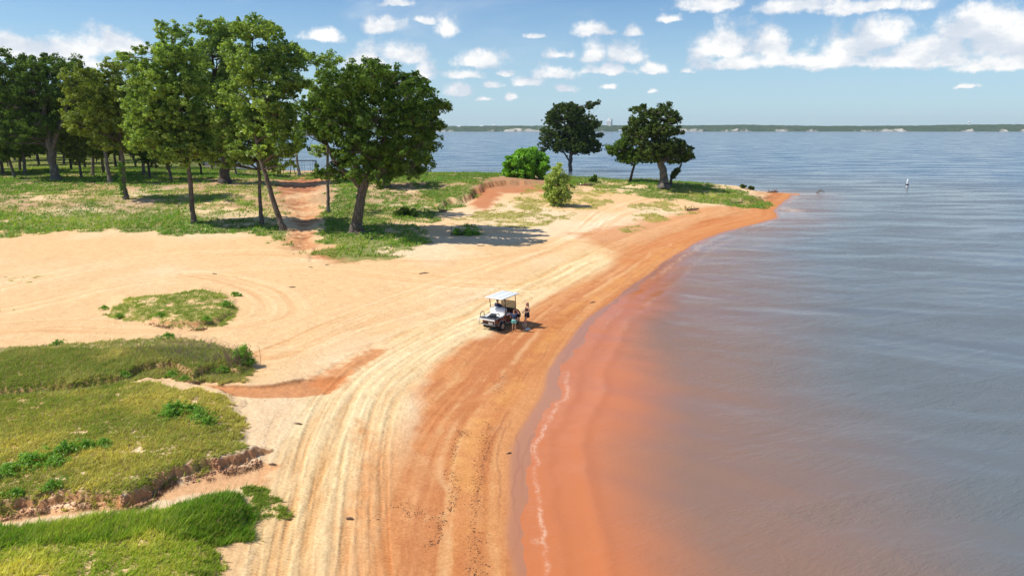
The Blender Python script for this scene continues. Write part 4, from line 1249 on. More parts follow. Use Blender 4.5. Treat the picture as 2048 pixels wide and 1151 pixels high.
def wood_proto(seed, kind, bark, H=20, spread=5.0, lean=0.0):
    g = np.random.default_rng(seed); rs = random.Random(seed)
    root = empty('woodland_tree', (0, 0, 0))
    mb = MB()
    pts = [Vector((0, 0, -.4)), Vector((0, 0, .3)), Vector((lean * 2, 0, H * .2)), Vector((lean * 4, .2, H * .4)), Vector((lean * 5, 0, H * .65)), Vector((lean * 5, 0, H * .9))]
    mb.tube([Vector(q[:3]) for q in smooth(pts, 3)], [r for r in np.interp(np.linspace(0, 5, 16), [0, 1, 2, 3, 4, 5], [.55, .36, .30, .25, .15, .05])], 8)
    cc = []; cr = []
    for k in range(19):
        h = .28 + .68 * (k / 18)
        a = k * 2.4 + rs.random()
        rad = spread * math.sin(math.pi * min(1, (h - .22) / .85)) * (.35 + .45 * rs.random())
        c = Vector((lean * 4 + math.cos(a) * rad, math.sin(a) * rad, H * h))
        r = 1.7 + rs.random() * 1.1
        mb.tube([Vector((lean * 4, 0, H * (h - .14))), c * .6 + Vector((lean * 4, 0, H * h)) * .4, c], [.13, .08, .04], 5)
        n = 26
        d = g.normal(size=(n, 3)); d /= np.linalg.norm(d, axis=1)[:, None]
        pp = np.array(c) + d * (r * (.4 + .6 * g.random(n)))[:, None]
        cc.append(pp); cr.append(.75 * (.6 + .6 * g.random(n)))
    cc = np.concatenate(cc); cr = np.concatenate(cr)
    tr = mb.build('trunk', BARK[bark], root)
    v, f, var = leaves(cc, cr, 26, .27, g=g)
    cr_ = np_mesh('crown', v, f, LEAF[kind], root, attrs={'var': var})
    return root, tr, cr_


protos = [wood_proto(1, 'oak', 'dark'), wood_proto(2, 'oak', 'grey', 19, 4.6, .25), wood_proto(3, 'olive', 'brown', 18, 4.8, -.2)]
WOODS = [(6, 347, .9, 'thick near-black trunk at the very left edge of the photo'), (50, 347, .95, 'pair-like tree with a grey trunk left of the big leaning oak'),
         (40, 341, .85, 'slim tree just left of the grey-trunked one near the photo left edge'), (143, 340, .8, 'dark tree first to the right of the big leaning oak'), (186, 351, .95, 'straight pale-trunked tree between the big leaning oak and the slim grey one'), (207, 346, .85, 'dark trunk standing just left of the slim grey leaning oak'),
         (170, 335, .8, 'slim tree behind the straight pale-trunked one in the woods'), (288, 351, .95, 'pale-trunked tree right of the vine covered oak'), (343, 363, .8, 'short dark-trunked tree behind the bare straight cottonwood trunk'),
         (312, 338, .7, 'small tree against the water between the pale trunk and the bare cottonwood'), (272, 334, .75, 'small tree against the water just right of the vine covered oak'), (425, 340, .6, 'small tree by the water behind the thick back cottonwood'), (403, 350, .6, 'thin-trunked tree just left of the thick cottonwood at the back'),
         (473, 352, .65, 'dark tree standing right of the thick cottonwood at the back'), (20, 331, .9, 'tree behind the near-black trunk at the left edge'), (78, 330, .85, 'shaded tree just left behind the big leaning oak'), (97, 326, .8, None), (128, 328, .85, 'shaded tree just right behind the big leaning oak'), (232, 335, .85, 'shaded tree directly behind the vine covered oak'),
         (5, 320, .9, None), (60, 316, .9, None), (112, 314, .9, None), (155, 316, .85, None), (196, 320, .85, None), (240, 322, .8, None), (88, 308, .95, None), (35, 308, .95, None),
         (140, 307, .9, None), (30, 357, .8, 'leafy tree in front of the dark trunks near the left edge'), (163, 356, .75, 'leafy tree between the big leaning oak and the slim grey one, nearest the bank'), (300, 358, .72, 'leafy tree on the bank top right of the vine covered oak'), (30, 322, .9, None), (75, 320, .9, None), (165, 325, .9, None), (212, 326, .85, None), (262, 316, .8, None), (290, 318, .7, None), (50, 303, 1, None), (110, 304, 1, None), (10, 300, 1, None), (160, 300, 1, None), (-150, 346, 1, None), (-230, 350, 1, None), (-320, 350, 1, None), (-200, 325, 1, None), (-280, 318, 1, None), (-100, 312, 1, None), (-190, 305, 1, None), (-40, 345, 1.0, None), (-90, 352, 1.0, None), (-70, 325, 1.0, None), (-30, 312, 1.0, None), (-140, 340, 1.0, None), (215, 311, .8, None), (180, 306, .9, None)]  # more of the wood left of view, added to cast shade on the grass
for i, (px, py, sc, lab) in enumerate(WOODS):
    root, tr, cr_ = protos[i % 3]
    if i < 3:
        w = root
    else:
        w = root.copy(); scene.collection.objects.link(w)
        for ch in (tr, cr_):
            c = ch.copy(); scene.collection.objects.link(c); c.parent = w
    b = hit(px, py)
    w.location = b
    sc *= 0.95
    w.scale = (sc, sc, sc * (1.0 + .1 * math.sin(i * 5)))
    w.rotation_euler = (0, 0, i * 1.7)
    if b.y > 145: 
        w['group'] = 'trees deep in the shaded woods'
    tag(w, lab or 'tree among the dark trunks deep in the shaded woods at the left', 'tree', 'trees of the shaded woods')


g_w = np.random.default_rng(55)
# the deep woods behind the grove read as one dark mass
n = 5200
wx, wy = -270 + 190 * g_w.random(n), 0
wx = -300 + 195 * g_w.random(n); wy = 225 + 70 * g_w.random(n) + .12 * (wx + 300)
kk = (wx < -.47 * wy) | (wx < -118)
wx, wy = wx[kk], wy[kk]
wz = gz(wx, wy) + 1 + (14 + 5 * vnoise(wx * .08, wy * .08, 9)) * g_w.random(len(wx)) ** .8
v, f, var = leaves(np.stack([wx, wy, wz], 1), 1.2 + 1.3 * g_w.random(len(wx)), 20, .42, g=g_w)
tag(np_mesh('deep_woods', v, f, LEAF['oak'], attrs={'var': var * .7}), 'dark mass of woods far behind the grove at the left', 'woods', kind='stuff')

# ------------------------------------------------------------------ grass
def grass_mat():
    m = bpy.data.materials.new('grass'); m.use_nodes = True
    T = NT(m.node_tree); b = T.n['Principled BSDF']
    c = attr(T, 'tint', 'Vector')
    T.put(b.inputs['Base Color'], c)
    b.inputs['Roughness'].default_value = 0.6
    b.inputs['Specular IOR Level'].default_value = 0.25
    tr = T.new('ShaderNodeBsdfTranslucent'); T.put(tr.inputs[0], T.vmath('MULTIPLY', c, (1.3, 1.3, .8)))
    mx = T.new('ShaderNodeMixShader'); mx.inputs[0].default_value = .42
    T.l.new(b.outputs[0], mx.inputs[1]); T.l.new(tr.outputs[0], mx.inputs[2])
    T.l.new(mx.outputs[0], T.n['Material Output'].inputs[0])
    return m


GM = grass_mat()
KIND_BLADE = {  # height, width, colours
    'yellow': (0.09, .017, (0.32, 0.46, 0.04), (0.80, 0.74, 0.16)),
    'short': (0.11, .018, (0.22, 0.33, 0.035), (0.48, 0.52, 0.10)), 'weedy': (0.11, .018, (0.24, 0.33, 0.05), (0.70, 0.62, 0.22)),
    'meadow': (0.085, .018, (0.26, 0.36, 0.04), (0.74, 0.66, 0.17)), 'lush': (0.17, .012, (0.14, 0.30, 0.02), (0.50, 0.60, 0.07)),
    'far': (0.26, .055, (0.10, 0.22, 0.02), (0.36, 0.48, 0.06)), 'dry': (0.16, .05, (0.34, 0.36, 0.05), (0.66, 0.62, 0.15))}


def grow(name, label, x, y, near, kinds, g):
    vd = veg_density(x, y)
    V, Fc, Tn = [], [], []
    patch = fbm(x * (.45 if near else .12), y * (.45 if near else .12), 201, 4)
    nb = 0
    for kd in kinds:
        if kd not in vd: continue
        d = vd[kd]
        m = g.random(len(x)) < d * 0.95 + 0.02 * (d > 0.01)
        if not m.any(): continue
        X, Y, pt = x[m], y[m], patch[m]
        h0, w0, c0, c1 = KIND_BLADE[kd]
        if not near and kd not in ('far', 'dry'): h0 *= 1.3; w0 *= 2.5
        if near and kd == 'dry': h0, w0 = .09, .015
        hs = h0 * (0.4 + 1.0 * g.random(len(X))) * (0.55 + 0.9 * pt) * np.where(g.random(len(X)) < .04, 2.3, 1.0)
        Z = gz(X, Y) - 0.01
        a = g.random(len(X)) * 6.283
        ln = hs * (0.35 + 0.95 * g.random(len(X)))
        la = g.normal(0.3, 1.1, len(X))
        w = w0 * (0.6 + .8 * g.random(len(X)))
        ux, uy = np.cos(a) * w, np.sin(a) * w
        v0 = np.stack([X - ux, Y - uy, Z], 1); v1 = np.stack([X + ux, Y + uy, Z], 1)
        v2 = np.stack([X + np.cos(la) * ln, Y + np.sin(la) * ln, Z + hs], 1)
        V.append(np.stack([v0, v1, v2], 1).reshape(-1, 3))
        mixv = np.clip((pt - .39) * 2.5 + g.normal(0, .22, len(X)), 0, 1)
        c = np.array(c0)[None] * (1 - mixv[:, None]) + np.array(c1)[None] * mixv[:, None]
        straw = g.random(len(X)) < (.28 if kd in ('weedy', 'meadow', 'dry') else .09)
        c[straw] = np.array([.42, .32, .14])
        Tn.append(np.repeat(c, 3, 0)); nb += len(X)
    V = np.concatenate(V); Tn = np.concatenate(Tn)
    o = np_mesh(name, V, np.arange(len(V)).reshape(-1, 3), GM, attrs={'tint': Tn})
    tag(o, label, 'grass', kind='stuff')
    return o


def scatter(n, x0, x1, y0, y1, tuft, spread, g):
    cx = x0 + (x1 - x0) * g.random(n); cy = y0 + (y1 - y0) * g.random(n)
    x = np.repeat(cx, tuft) + g.normal(0, spread, n * tuft); y = np.repeat(cy, tuft) + g.normal(0, spread, n * tuft)
    k = (np.abs(x) < y * 0.80 + 1)
    return x[k], y[k]


g_ = np.random.default_rng(77)
x, y = scatter(110000, -26, -3, 14.5, 34, 7, .05, g_)
grow('meadow_grass', 'fine green and straw grass covering the near mounds', x, y, True, ('short', 'weedy', 'meadow', 'lush', 'yellow', 'dry'), g_)
x, y = scatter(42000, -42, -8, 34, 62, 7, .06, g_)
grow('mound_grass', 'tufty grass on the sandy island mound and behind it', x, y, True, ('short', 'weedy', 'dry'), g_)
x, y = scatter(60000, -115, 62, 62, 165, 6, .22, g_)
x2, y2 = scatter(9000, -190, -50, 165, 260, 4, .3, g_)
x, y = np.concatenate([x, x2]), np.concatenate([y, y2])
grow('bank_grass', 'coarse green grass covering the bank and the plateau under the trees', x, y, False, ('far', 'dry'), g_)

# leafy ground cover on the shady bank
cx = -100 + 160 * g_.random(42000); cy = 66 + 80 * g_.random(42000)
vd = veg_density(cx, cy)['far']
pat = fbm(cx * .16, cy * .16, 211, 4)
m = (g_.random(len(cx)) < (vd * .8 + .12 * (vd > 0)) * sst(pat, .42, .56))
cx, cy = cx[m], cy[m]
cc = np.stack([cx, cy, gz(cx, cy) + .14], 1)
v, f, var = leaves(cc, .22 + .2 * g_.random(len(cc)), 7, .10, squash=.6, up=.7, g=g_)
tag(np_mesh('ground_cover', v, f, LEAF['weed'], attrs={'var': var * .8}), 'low leafy plants spreading over the bank', 'ground cover', kind='stuff')
# twiggy dead stems on the weedy mound
pts = [hit(a, b) for a, b in ((300, 700), (360, 705), (400, 715), (430, 720), (450, 725), (340, 720), (380, 690), (420, 700))]
mb = MB()
rs = random.Random(5)
for k in range(520):
    p = rs.choice(pts) + Vector((rs.gauss(0, .7), rs.gauss(0, .5), 0)); p.z = gz(np.array([p.x]), np.array([p.y]))[0] - .02
    q = Vector((rs.gauss(0, .16), rs.gauss(0, .16), .18 + rs.random() * .28))
    mb.tube([p, p + q * .6, p + q + Vector((rs.gauss(0, .08), 0, -.03))], [.010, .008, .005], 3, cap=False)
tag(mb.build('dead_stems', mat_simple('dry_stem', (.26, .19, .13), .8)), 'grey tangle of dead stems lying over the weedy mound', 'dead stems', kind='stuff')
# tall arching dry weeds
b = hit(488, 735)
root = empty('dry_weed', b); tag(root, 'tall arching reddish dry stalks at the right end of the weedy mound', 'dry weed')
mb = MB()
for k in range(34):
    p = Vector((rs.gauss(-.25, .35), rs.gauss(0, .25), -.05)); H = .5 + rs.random() * .85
    lean = rs.gauss(-.15, .22)
    mb.tube([p, p + Vector((lean * .3, 0, H * .5)), p + Vector((lean, rs.gauss(0, .1), H * .9)), p + Vector((lean - .12, 0, H))], [.015, .013, .009, .006], 4, cap=False)
    for j in range(4):
        t = .5 + .12 * j; q = p + Vector((lean * t * t, 0, H * t))
        mb.tube([q, q + Vector((rs.gauss(0, .06), rs.gauss(0, .05), .09))], [.004, .003], 3, cap=False)
mb.build('stalks', mat_simple('reddish_stem', (.36, .20, .13), .8), root)

# beach debris: chips and twigs in lines along the beach, pebbles on the sand
n = 9000
t = g_.random(n); line = g_.integers(0, 4, n)
L0 = [P(a, b, .35) for a, b in ((958, 1151), (950, 1050), (955, 960), (970, 880), (985, 810), (1010, 740))]
L1 = [P(a, b, .4) for a, b in ((870, 1151), (866, 1090), (900, 1000), (910, 900), (930, 850))]
L2 = [P(a, b, .25) for a, b in ((1000, 860), (985, 800), (1040, 720), (1100, 670), (1200, 610), (1320, 545))]
L3 = [P(a, b, .6) for a, b in ((740, 1010), (790, 1003), (830, 1008))]
px_, py_ = np.zeros(n), np.zeros(n)
for k, L in enumerate((L0, L1, L2, L3)):
    L = np.array(smooth(L, 5)); m = line == k
    tt = t[m] * (len(L) - 1); i = np.clip(tt.astype(int), 0, len(L) - 2); fr = tt - i
    wv = (fbm(tt * 1.3, tt * 0 + k, 221, 3) - .5) * .5
    px_[m] = L[i, 0] * (1 - fr) + L[i + 1, 0] * fr + wv + g_.normal(0, (.16, .14, .25, .5)[k], m.sum())
    py_[m] = L[i, 1] * (1 - fr) + L[i + 1, 1] * fr + g_.normal(0, .12 if k < 3 else .3, m.sum())
keep = (fbm(px_ * 1.6, py_ * .9, 5, 3) + .08 * (line == 0) > .50) & (g_.random(n) < np.where(line == 3, .25, .7))
px_, py_, line = px_[keep], py_[keep], line[keep]
ex, ey = g_.random(1500) * 60 - 34, 15 + 60 * g_.random(1500)
keep = (gz(ex, ey) > .35)
px_ = np.concatenate([px_, ex[keep]]); py_ = np.concatenate([py_, ey[keep]]); line = np.concatenate([line, np.full(keep.sum(), 9)])
n = len(px_)
a = g_.random(n) * 6.28; ll = .010 + .022 * g_.random(n) ** 3; ww = ll * (.25 + .4 * g_.random(n))
Z = gz(px_, py_)
c, s_ = np.cos(a), np.sin(a)
quad = []
for (u, w_, h) in ((-1, -1, 0), (1, -1, 0), (1, 1, 0), (-1, 1, 0)):
    quad.append(np.stack([px_ + c * ll * u - s_ * ww * w_, py_ + s_ * ll * u + c * ww * w_, Z + .002], 1))
topv = np.stack([px_, py_, Z + ww * .9 + .006], 1)
V = np.stack(quad + [topv], 1).reshape(-1, 3)
base = np.arange(n) * 5
Fq = np.concatenate([np.stack([base + i, base + (i + 1) % 4, base + 4], 1) for i in range(4)])
tint = np.repeat(np.where((line == 2)[:, None], np.array([[.62, .42, .26]]), np.array([[.16, .085, .045]])) * (0.6 + .8 * g_.random(n))[:, None], 5, 0)
tag(np_mesh('beach_debris', V, Fq, GM, attrs={'tint': tint}), 'dark chips, twigs and shells strewn in lines along the beach', 'debris', kind='stuff')

# single sticks lying on the sand
wood = mat_simple('weathered_wood', (.20, .13, .085), .85, noise=.4)
STICKS = [((849, 547), .9, 'dark driftwood chunk alone on the open sand'), ((1185, 605), .5, 'thin dark stick on the beach beyond the woman'), ((1018, 908), .22, 'short dark stick on the smooth orange sand near the water'),
          ((430, 548), .6, 'dark twig on the pale sand left of the open middle'), ((585, 575), .5, 'small twig on the sand right of the island mound'),
          ((546, 930), .3, 'small stick beside the tyre tracks above the bottom grass'), ((597, 848), .35, 'stick lying between the red cut and the tyre tracks'),
          ((622, 535), .4, 'tiny twig on the sand below the leaning cottonwood'), ((655, 530), .4, 'bent twig on the sand below the gully'), ((700, 1040), .25, 'dark stick beside the dead grass on the beach')]
for (q, L, lab) in STICKS:
    b = hit(*q); mb = MB(); aa = rs.random() * 1.2 - .6
    d = Vector((math.cos(aa), math.sin(aa), 0))
    mb.tube([d * -L / 2 + Vector((0, 0, .02)), Vector((0, .04 * L, .035)), d * L / 2 + Vector((0, 0, .015))], [.02 + .03 * L, .03 + .03 * L, .012], 6)
    mb.tube([Vector((0, 0, .03)), Vector((.12 * L, -.16 * L, .06))], [.02, .006], 5)
    o = mb.build('driftwood_stick', wood); o.location = b
    tag(o, lab, 'stick', 'sticks lying on the sand')


def driftwood(label, q, L, seed, name='driftwood', n=7):
    r_ = random.Random(seed); b = hit(*q)
    root = empty(name, b); tag(root, label, 'driftwood')
    mb = MB()
    mb.tube([(-L / 2, 0, .05), (-L * .1, .1, .22), (L * .3, 0, .25), (L / 2, .1, .3)], [.10, .16, .14, .05], 8)
    mb.build('log', wood, root)
    mb = MB()
    for k in range(n):
        t_ = r_.random() - .5; p = Vector((t_ * L, 0, .18)); e = p + Vector((r_.gauss(0, .5), r_.gauss(0, .4), .3 + r_.random() * .6))
        mb.tube([p, p.lerp(e, .5) + Vector((0, 0, .08)), e], [.05, .035, .012], 5)
    mb.build('branches', wood, root)
    return root


driftwood('dark snag of driftwood at the tip of the grassy point', (1545, 386), 2.4, 3)
driftwood('dark fallen branch along the eroded edge of the point', (1470, 408), 2.6, 4)
driftwood('dead dark branches sticking up from the green clump in the shade', (915, 470), 1.5, 5)
driftwood('broken log on the sand slope below the point grass', (1385, 422), 2.0, 6)
driftwood('tangle of pale washed-out roots below the lone dark oak', (1172, 372), 3.2, 7, 'root_tangle', 16)
driftwood('small dark branch snagged on the sandy slope right of the large oak', (887, 425), 1.2, 8)

# ------------------------------------------------------------------ far shore
YF = 4340.0


def far_shore():
    X = np.concatenate([np.linspace(-9000, -2500, 300), np.linspace(-2490, 5500, 1500), np.linspace(5520, 9000, 160)])
    D = np.concatenate([[0, 3, 8, 14, 20, 30], np.linspace(45, 900, 40)])
    x, d = np.meshgrid(X, D, indexing='ij'); sh = x.shape
    x = x.ravel(); d = d.ravel()
    sh_j = (fbm(x * .004, x * 0, 301, 4) - .5) * 160
    cliff = sst(fbm(x * .0045, x * 0 + 5, 303, 3), .42, .50) * sst(fbm(x * .02, x * 0 + 5, 309, 3), .3, .45)
    top = 37 + (fbm(x * .0012, x * 0 + 9, 305, 4) - .5) * 26 + (x > 1500) * 2
    bl = 3.5 + 10 * cliff * (.15 + 1.5 * fbm(x * .02, x * 0, 304, 3))
    z = np.where(d < 14, bl * sst(d, 0, 14), bl + (top - bl) * sst(d, 14, 330))
    can = sst(d, 8, 20)
    z = z + can * (fbm(x * .045, d * .045, 307, 4, .6) - .4) * 15
    z[d == 0] = -1.5
    z[d >= 880] = -2
    y = YF + d + sh_j
    white = cliff * (1 - sst(d + (fbm(x * .03, d * .1, 311, 3) - .5) * 44, 6, 24)) * sst(fbm(x * .035, d * .05, 313, 4, .65), .36, .50)
    idx = np.arange(sh[0] * sh[1]).reshape(sh)
    f = np.stack([idx[:-1, :-1], idx[1:, :-1], idx[1:, 1:], idx[:-1, 1:]], -1).reshape(-1, 4)
    m = bpy.data.materials.new('wooded_hills'); m.use_nodes = True
    T = NT(m.node_tree); b = T.n['Principled BSDF']; t = T.new('ShaderNodeTexCoord')
    n_ = T.noise(t.outputs['Object'], .05, 5, .65)
    c = T.mix(T.ramp(n_, .35, .65), (.020, .045, .018), (.060, .105, .038))
    T.put(b.inputs['Base Color'], T.mix(attr(T, 'white'), c, (.60, .54, .45)))
    b.inputs['Roughness'].default_value = .95
    b.inputs['Specular IOR Level'].default_value = .1
    o = np_mesh('hills', np.stack([x, y, z], 1), f, m, attrs={'white': white})
    tag(o, kind='structure')


far_shore()
# wooded spit with a pale beach, seen between the trees at the left
xs = np.linspace(-760, -395, 120); ds = np.array([0, 6, 14, 22, 34, 50, 80, 120])
x, d = np.meshgrid(xs, ds, indexing='ij')
endt = sst(-x, 400, 450)
z = np.where(d < 14, d * .08, 1.1 + 13 * sst(d, 22, 34) * (0.6 + .8 * fbm(x * .06, d * .06, 321, 4))) * endt - (d == 0) * .6 - (1 - endt) * .5
y = 1330 + d + (fbm(x * .02, x * 0, 323, 3) - .5) * 20
idx = np.arange(x.size).reshape(x.shape)
f = np.stack([idx[:-1, :-1], idx[1:, :-1], idx[1:, 1:], idx[:-1, 1:]], -1).reshape(-1, 4)
m = bpy.data.materials.new('spit'); m.use_nodes = True
T = NT(m.node_tree); b = T.n['Principled BSDF']
T.put(b.inputs['Base Color'], T.mix(attr(T, 'white'), (.04, .075, .028), (.62, .52, .40))); b.inputs['Roughness'].default_value = .95
tag(np_mesh('sand_spit', np.stack([x.ravel(), y.ravel(), z.ravel()], 1), f, m, attrs={'white': (1 - sst(d, 16, 24)).ravel()}), kind='structure')

white_p = mat_simple('white_paint', (.80, .80, .78), .5)
concrete = mat_simple('pale_concrete', (.86, .85, .82), .8)
glass_d = mat_simple('dark_window', (.10, .12, .14), .15)
# white high-rise on the far shore
c = onplane(1219, 251, 4620)
root = empty('high_rise_building', (c.x, 4620, 20)); root.rotation_euler = (0, 0, R(-38)); tag(root, 'white high-rise tower block standing above the far wooded shore', 'building')
mb = MB()
for dx, w, h in ((-12, 9, 58), (0, 11, 62), (12, 9, 57)):
    mb.box((dx, 0, h / 2), (w, 18, h), bev=.2)
mb.box((-6, 1, 28), (5, 16, 56)); mb.box((6, 1, 28), (5, 16, 55)); mb.box((0, 0, 64), (5, 6, 4))
mb.build('wall', concrete, root)
for dx in (-12, -6, 0, 6, 12):
    mb = MB()
    mb.box((dx, -9.05 if abs(dx) != 6 else -7.05, 24), (2.6 if abs(dx) != 6 else 3.4, .2, 42))
    mb.build('window_strip', glass_d, root)
c = onplane(1937, 250, 4700)
root = empty('water_tower', (c.x, 4700, 26)); tag(root, 'tiny white water tower above the far woods at the right', 'water tower')
MB().lathe([(.1, 26), (3, 26.5), (6.5, 29), (7.5, 32), (6.5, 35), (3, 37.4), (.2, 38)]).build('tank', white_p, root)
MB().lathe([(1.6, 0), (1.3, 26.3)], n=12).build('riser', white_p, root)
for k in range(6):
    a = k * math.pi / 3
    MB().tube([(math.cos(a) * 8, math.sin(a) * 8, 0), (math.cos(a) * 6.3, math.sin(a) * 6.3, 30)], .35, 6).build('leg', white_p, root)
hsrc = None
for i, (px, py, lab) in enumerate(((918, 253, 'pale house leftmost on the far hillside'), (963, 252, 'pale house second from the left on the far hillside'), (987, 251, 'pale house just left of the lone oak on the far hillside'),
                                   (1080 - 20, 261, 'pale boathouse low on the far shore left of the lone oak'), (1243, 262, 'long white marina building on the far shore under the tower block'))):
    Yh = YF + (200 if py < 258 else 10)
    c = onplane(px, py + 1, Yh)
    root = empty('house', (c.x, Yh - 20, max(c.z - 2, .5)))
    wv = 22 if i < 3 else 40
    mb = MB().box((0, 0, 3), (wv, 12, 6)); mb.build('wall', white_p, root)
    MB().add([(-wv / 2 - 1, -7, 6), (wv / 2 + 1, -7, 6), (wv / 2 + 1, 7, 6), (-wv / 2 - 1, 7, 6), (-wv / 2 - 1, 0, 9.5), (wv / 2 + 1, 0, 9.5)],
             [(0, 1, 5, 4), (2, 3, 4, 5), (0, 4, 3), (1, 2, 5), (0, 3, 2, 1)], False).build('roof', concrete, root)
    for k in range(5):
        MB().box((-wv * .36 + k * wv * .18, -6.05, 3), (1.6, .12, 1.6)).build('window', glass_d, root)
    tag(root, lab, 'house', 'buildings on the far shore')

# motor boat far out at the right
p = P(1974, 266, 0)
root = empty('motor_boat', (p[0], p[1], 0), R(70), 1.4); tag(root, 'tiny white motor boat far out on the lake at the right', 'boat')
hull = [(-1.0, -3.2), (1.0, -3.2), (1.15, 0), (.85, 2.2), (0, 4.0), (-.85, 2.2), (-1.15, 0)]
vs = [(a, b, 1.0) for a, b in hull] + [(a * .6, b * .9, -.3) for a, b in hull]
mb = MB().add(vs, [(i, (i + 1) % 7, (i + 1) % 7 + 7, i + 7) for i in range(7)] + [tuple(range(7))], False); mb.build('hull', white_p, root)
MB().box((0, .6, 1.5), (1.5, .1, .9), Matrix.Rotation(R(-25), 4, 'X')).build('windscreen', glass_d, root)
MB().box((0, -.8, 1.2), (1.6, .6, .6), bev=.1).build('seat', mat_simple('boat_seat', (.5, .5, .52)), root)
MB().box((0, -3.3, 1.0), (.5, .4, 1.0), bev=.1).build('motor', glass_d, root)

# buoy
p = P(1814, 374, 0)
root = empty('marker_buoy', (p[0], p[1], 0), 0, .85); tag(root, 'white cylindrical marker buoy floating off the point', 'buoy')
MB().lathe([(.14, -.4), (.30, -.35), (.30, .45), (.26, .5)]).build('float', white_p, root)
MB().lathe([(.42, .5), (.45, .55), (.45, .68), (.40, .74)]).build('collar', mat_simple('black_rubber', (.03, .03, .03), .6), root)
MB().lathe([(.22, .74), (.24, .8), (.24, 1.9), (.20, 2.02), (.05, 2.08)]).build('post', white_p, root)

# dead stump sticking out of the water off the tip
p = P(1641, 385, 0)
o = MB().tube([(-1.2, 0, -.2), (-.3, .1, .25), (.5, 0, .35)], [.12, .1, .03], 6).tube([(-.3, .1, .2), (.1, .1, .7), (.4, 0, .9)], [.08, .05, .02], 5).tube([(.2, 0, .3), (.9, .2, .1)], [.06, .03], 5).build('water_snag', wood)
o.location = (p[0], p[1], 0); tag(o, 'dark snag of branches poking out of the water off the tip', 'snag')

# ------------------------------------------------------------------ swing set
steel = mat_simple('painted_steel', (.05, .045, .045), .5, .2)
rubber = mat_simple('black_seat', (.02, .02, .02), .6)
b = hit(586, 355)
YS = b.y + 1.0
A_ = onplane(556, 321, YS); B_ = onplane(632, 322, YS)
zt = A_.z - b.z
root = empty('swing_set', (A_.x, YS, b.z)); tag(root, 'long steel swing set with four swings on the far edge of the plateau', 'swing set')
Lx = B_.x - A_.x
MB().tube([(-.1, 0, zt), (Lx + .1, 0, zt)], .085, 8).build('top_bar', steel, root)
for xx in (0, Lx * .36, Lx):
    for sg in (-1, 1):
        dx = .30 if xx > .1 else 0
        MB().tube([(xx, 0, zt), (xx + sg * dx, sg * 1.25, -.15)], .075, 8).build('leg', steel, root)
for xx in (0, Lx):
    MB().tube([(xx + (.6 if xx == 0 else -.6), 0, zt), (xx, .5, zt - 1.0)], .045, 6).build('brace', steel, root)
for xx in (Lx * .12, Lx * .25, Lx * .62, Lx * .84):
    st = MB().box((xx + .25, 0, .55), (.5, .2, .03), bev=.01).box((xx, 0, .7), (.05, .06, .34), bev=.01).box((xx + .5, 0, .7), (.05, .06, .34), bev=.01).build('swing_seat', rubber, root)
    for q in (0, .5):
        MB().tube([(xx + q, 0, zt), (xx + q, 0, .6)], .022, 5).build('chain', steel, st)


# ------------------------------------------------------------------ people
def skin_mesh(name, nodes, edges, mat, parent, sub=2):
    """nodes: [(x, y, z, rx, ry)], grown into one surface"""
    me = bpy.data.meshes.new(name + '_line')
    me.from_pydata([n[:3] for n in nodes], edges, [])
    o = bpy.data.objects.new(name + '_line', me); link(o)
    md = o.modifiers.new('skin', 'SKIN'); md.use_smooth_shade = True
    me.skin_vertices[0].data[0].use_root = True
    for i, n in enumerate(nodes):
        me.skin_vertices[0].data[i].radius = (n[3], n[4] if len(n) > 4 else n[3])
    sd = o.modifiers.new('sub', 'SUBSURF'); sd.levels = sub; sd.render_levels = sub
    dg = bpy.context.evaluated_depsgraph_get()
    m2 = bpy.data.meshes.new_from_object(o.evaluated_get(dg))
    m2.name = name; m2.materials.clear(); m2.materials.append(mat)
    bpy.data.objects.remove(o); bpy.data.meshes.remove(me)
    r = bpy.data.objects.new(name, m2); link(r, parent)
    return r


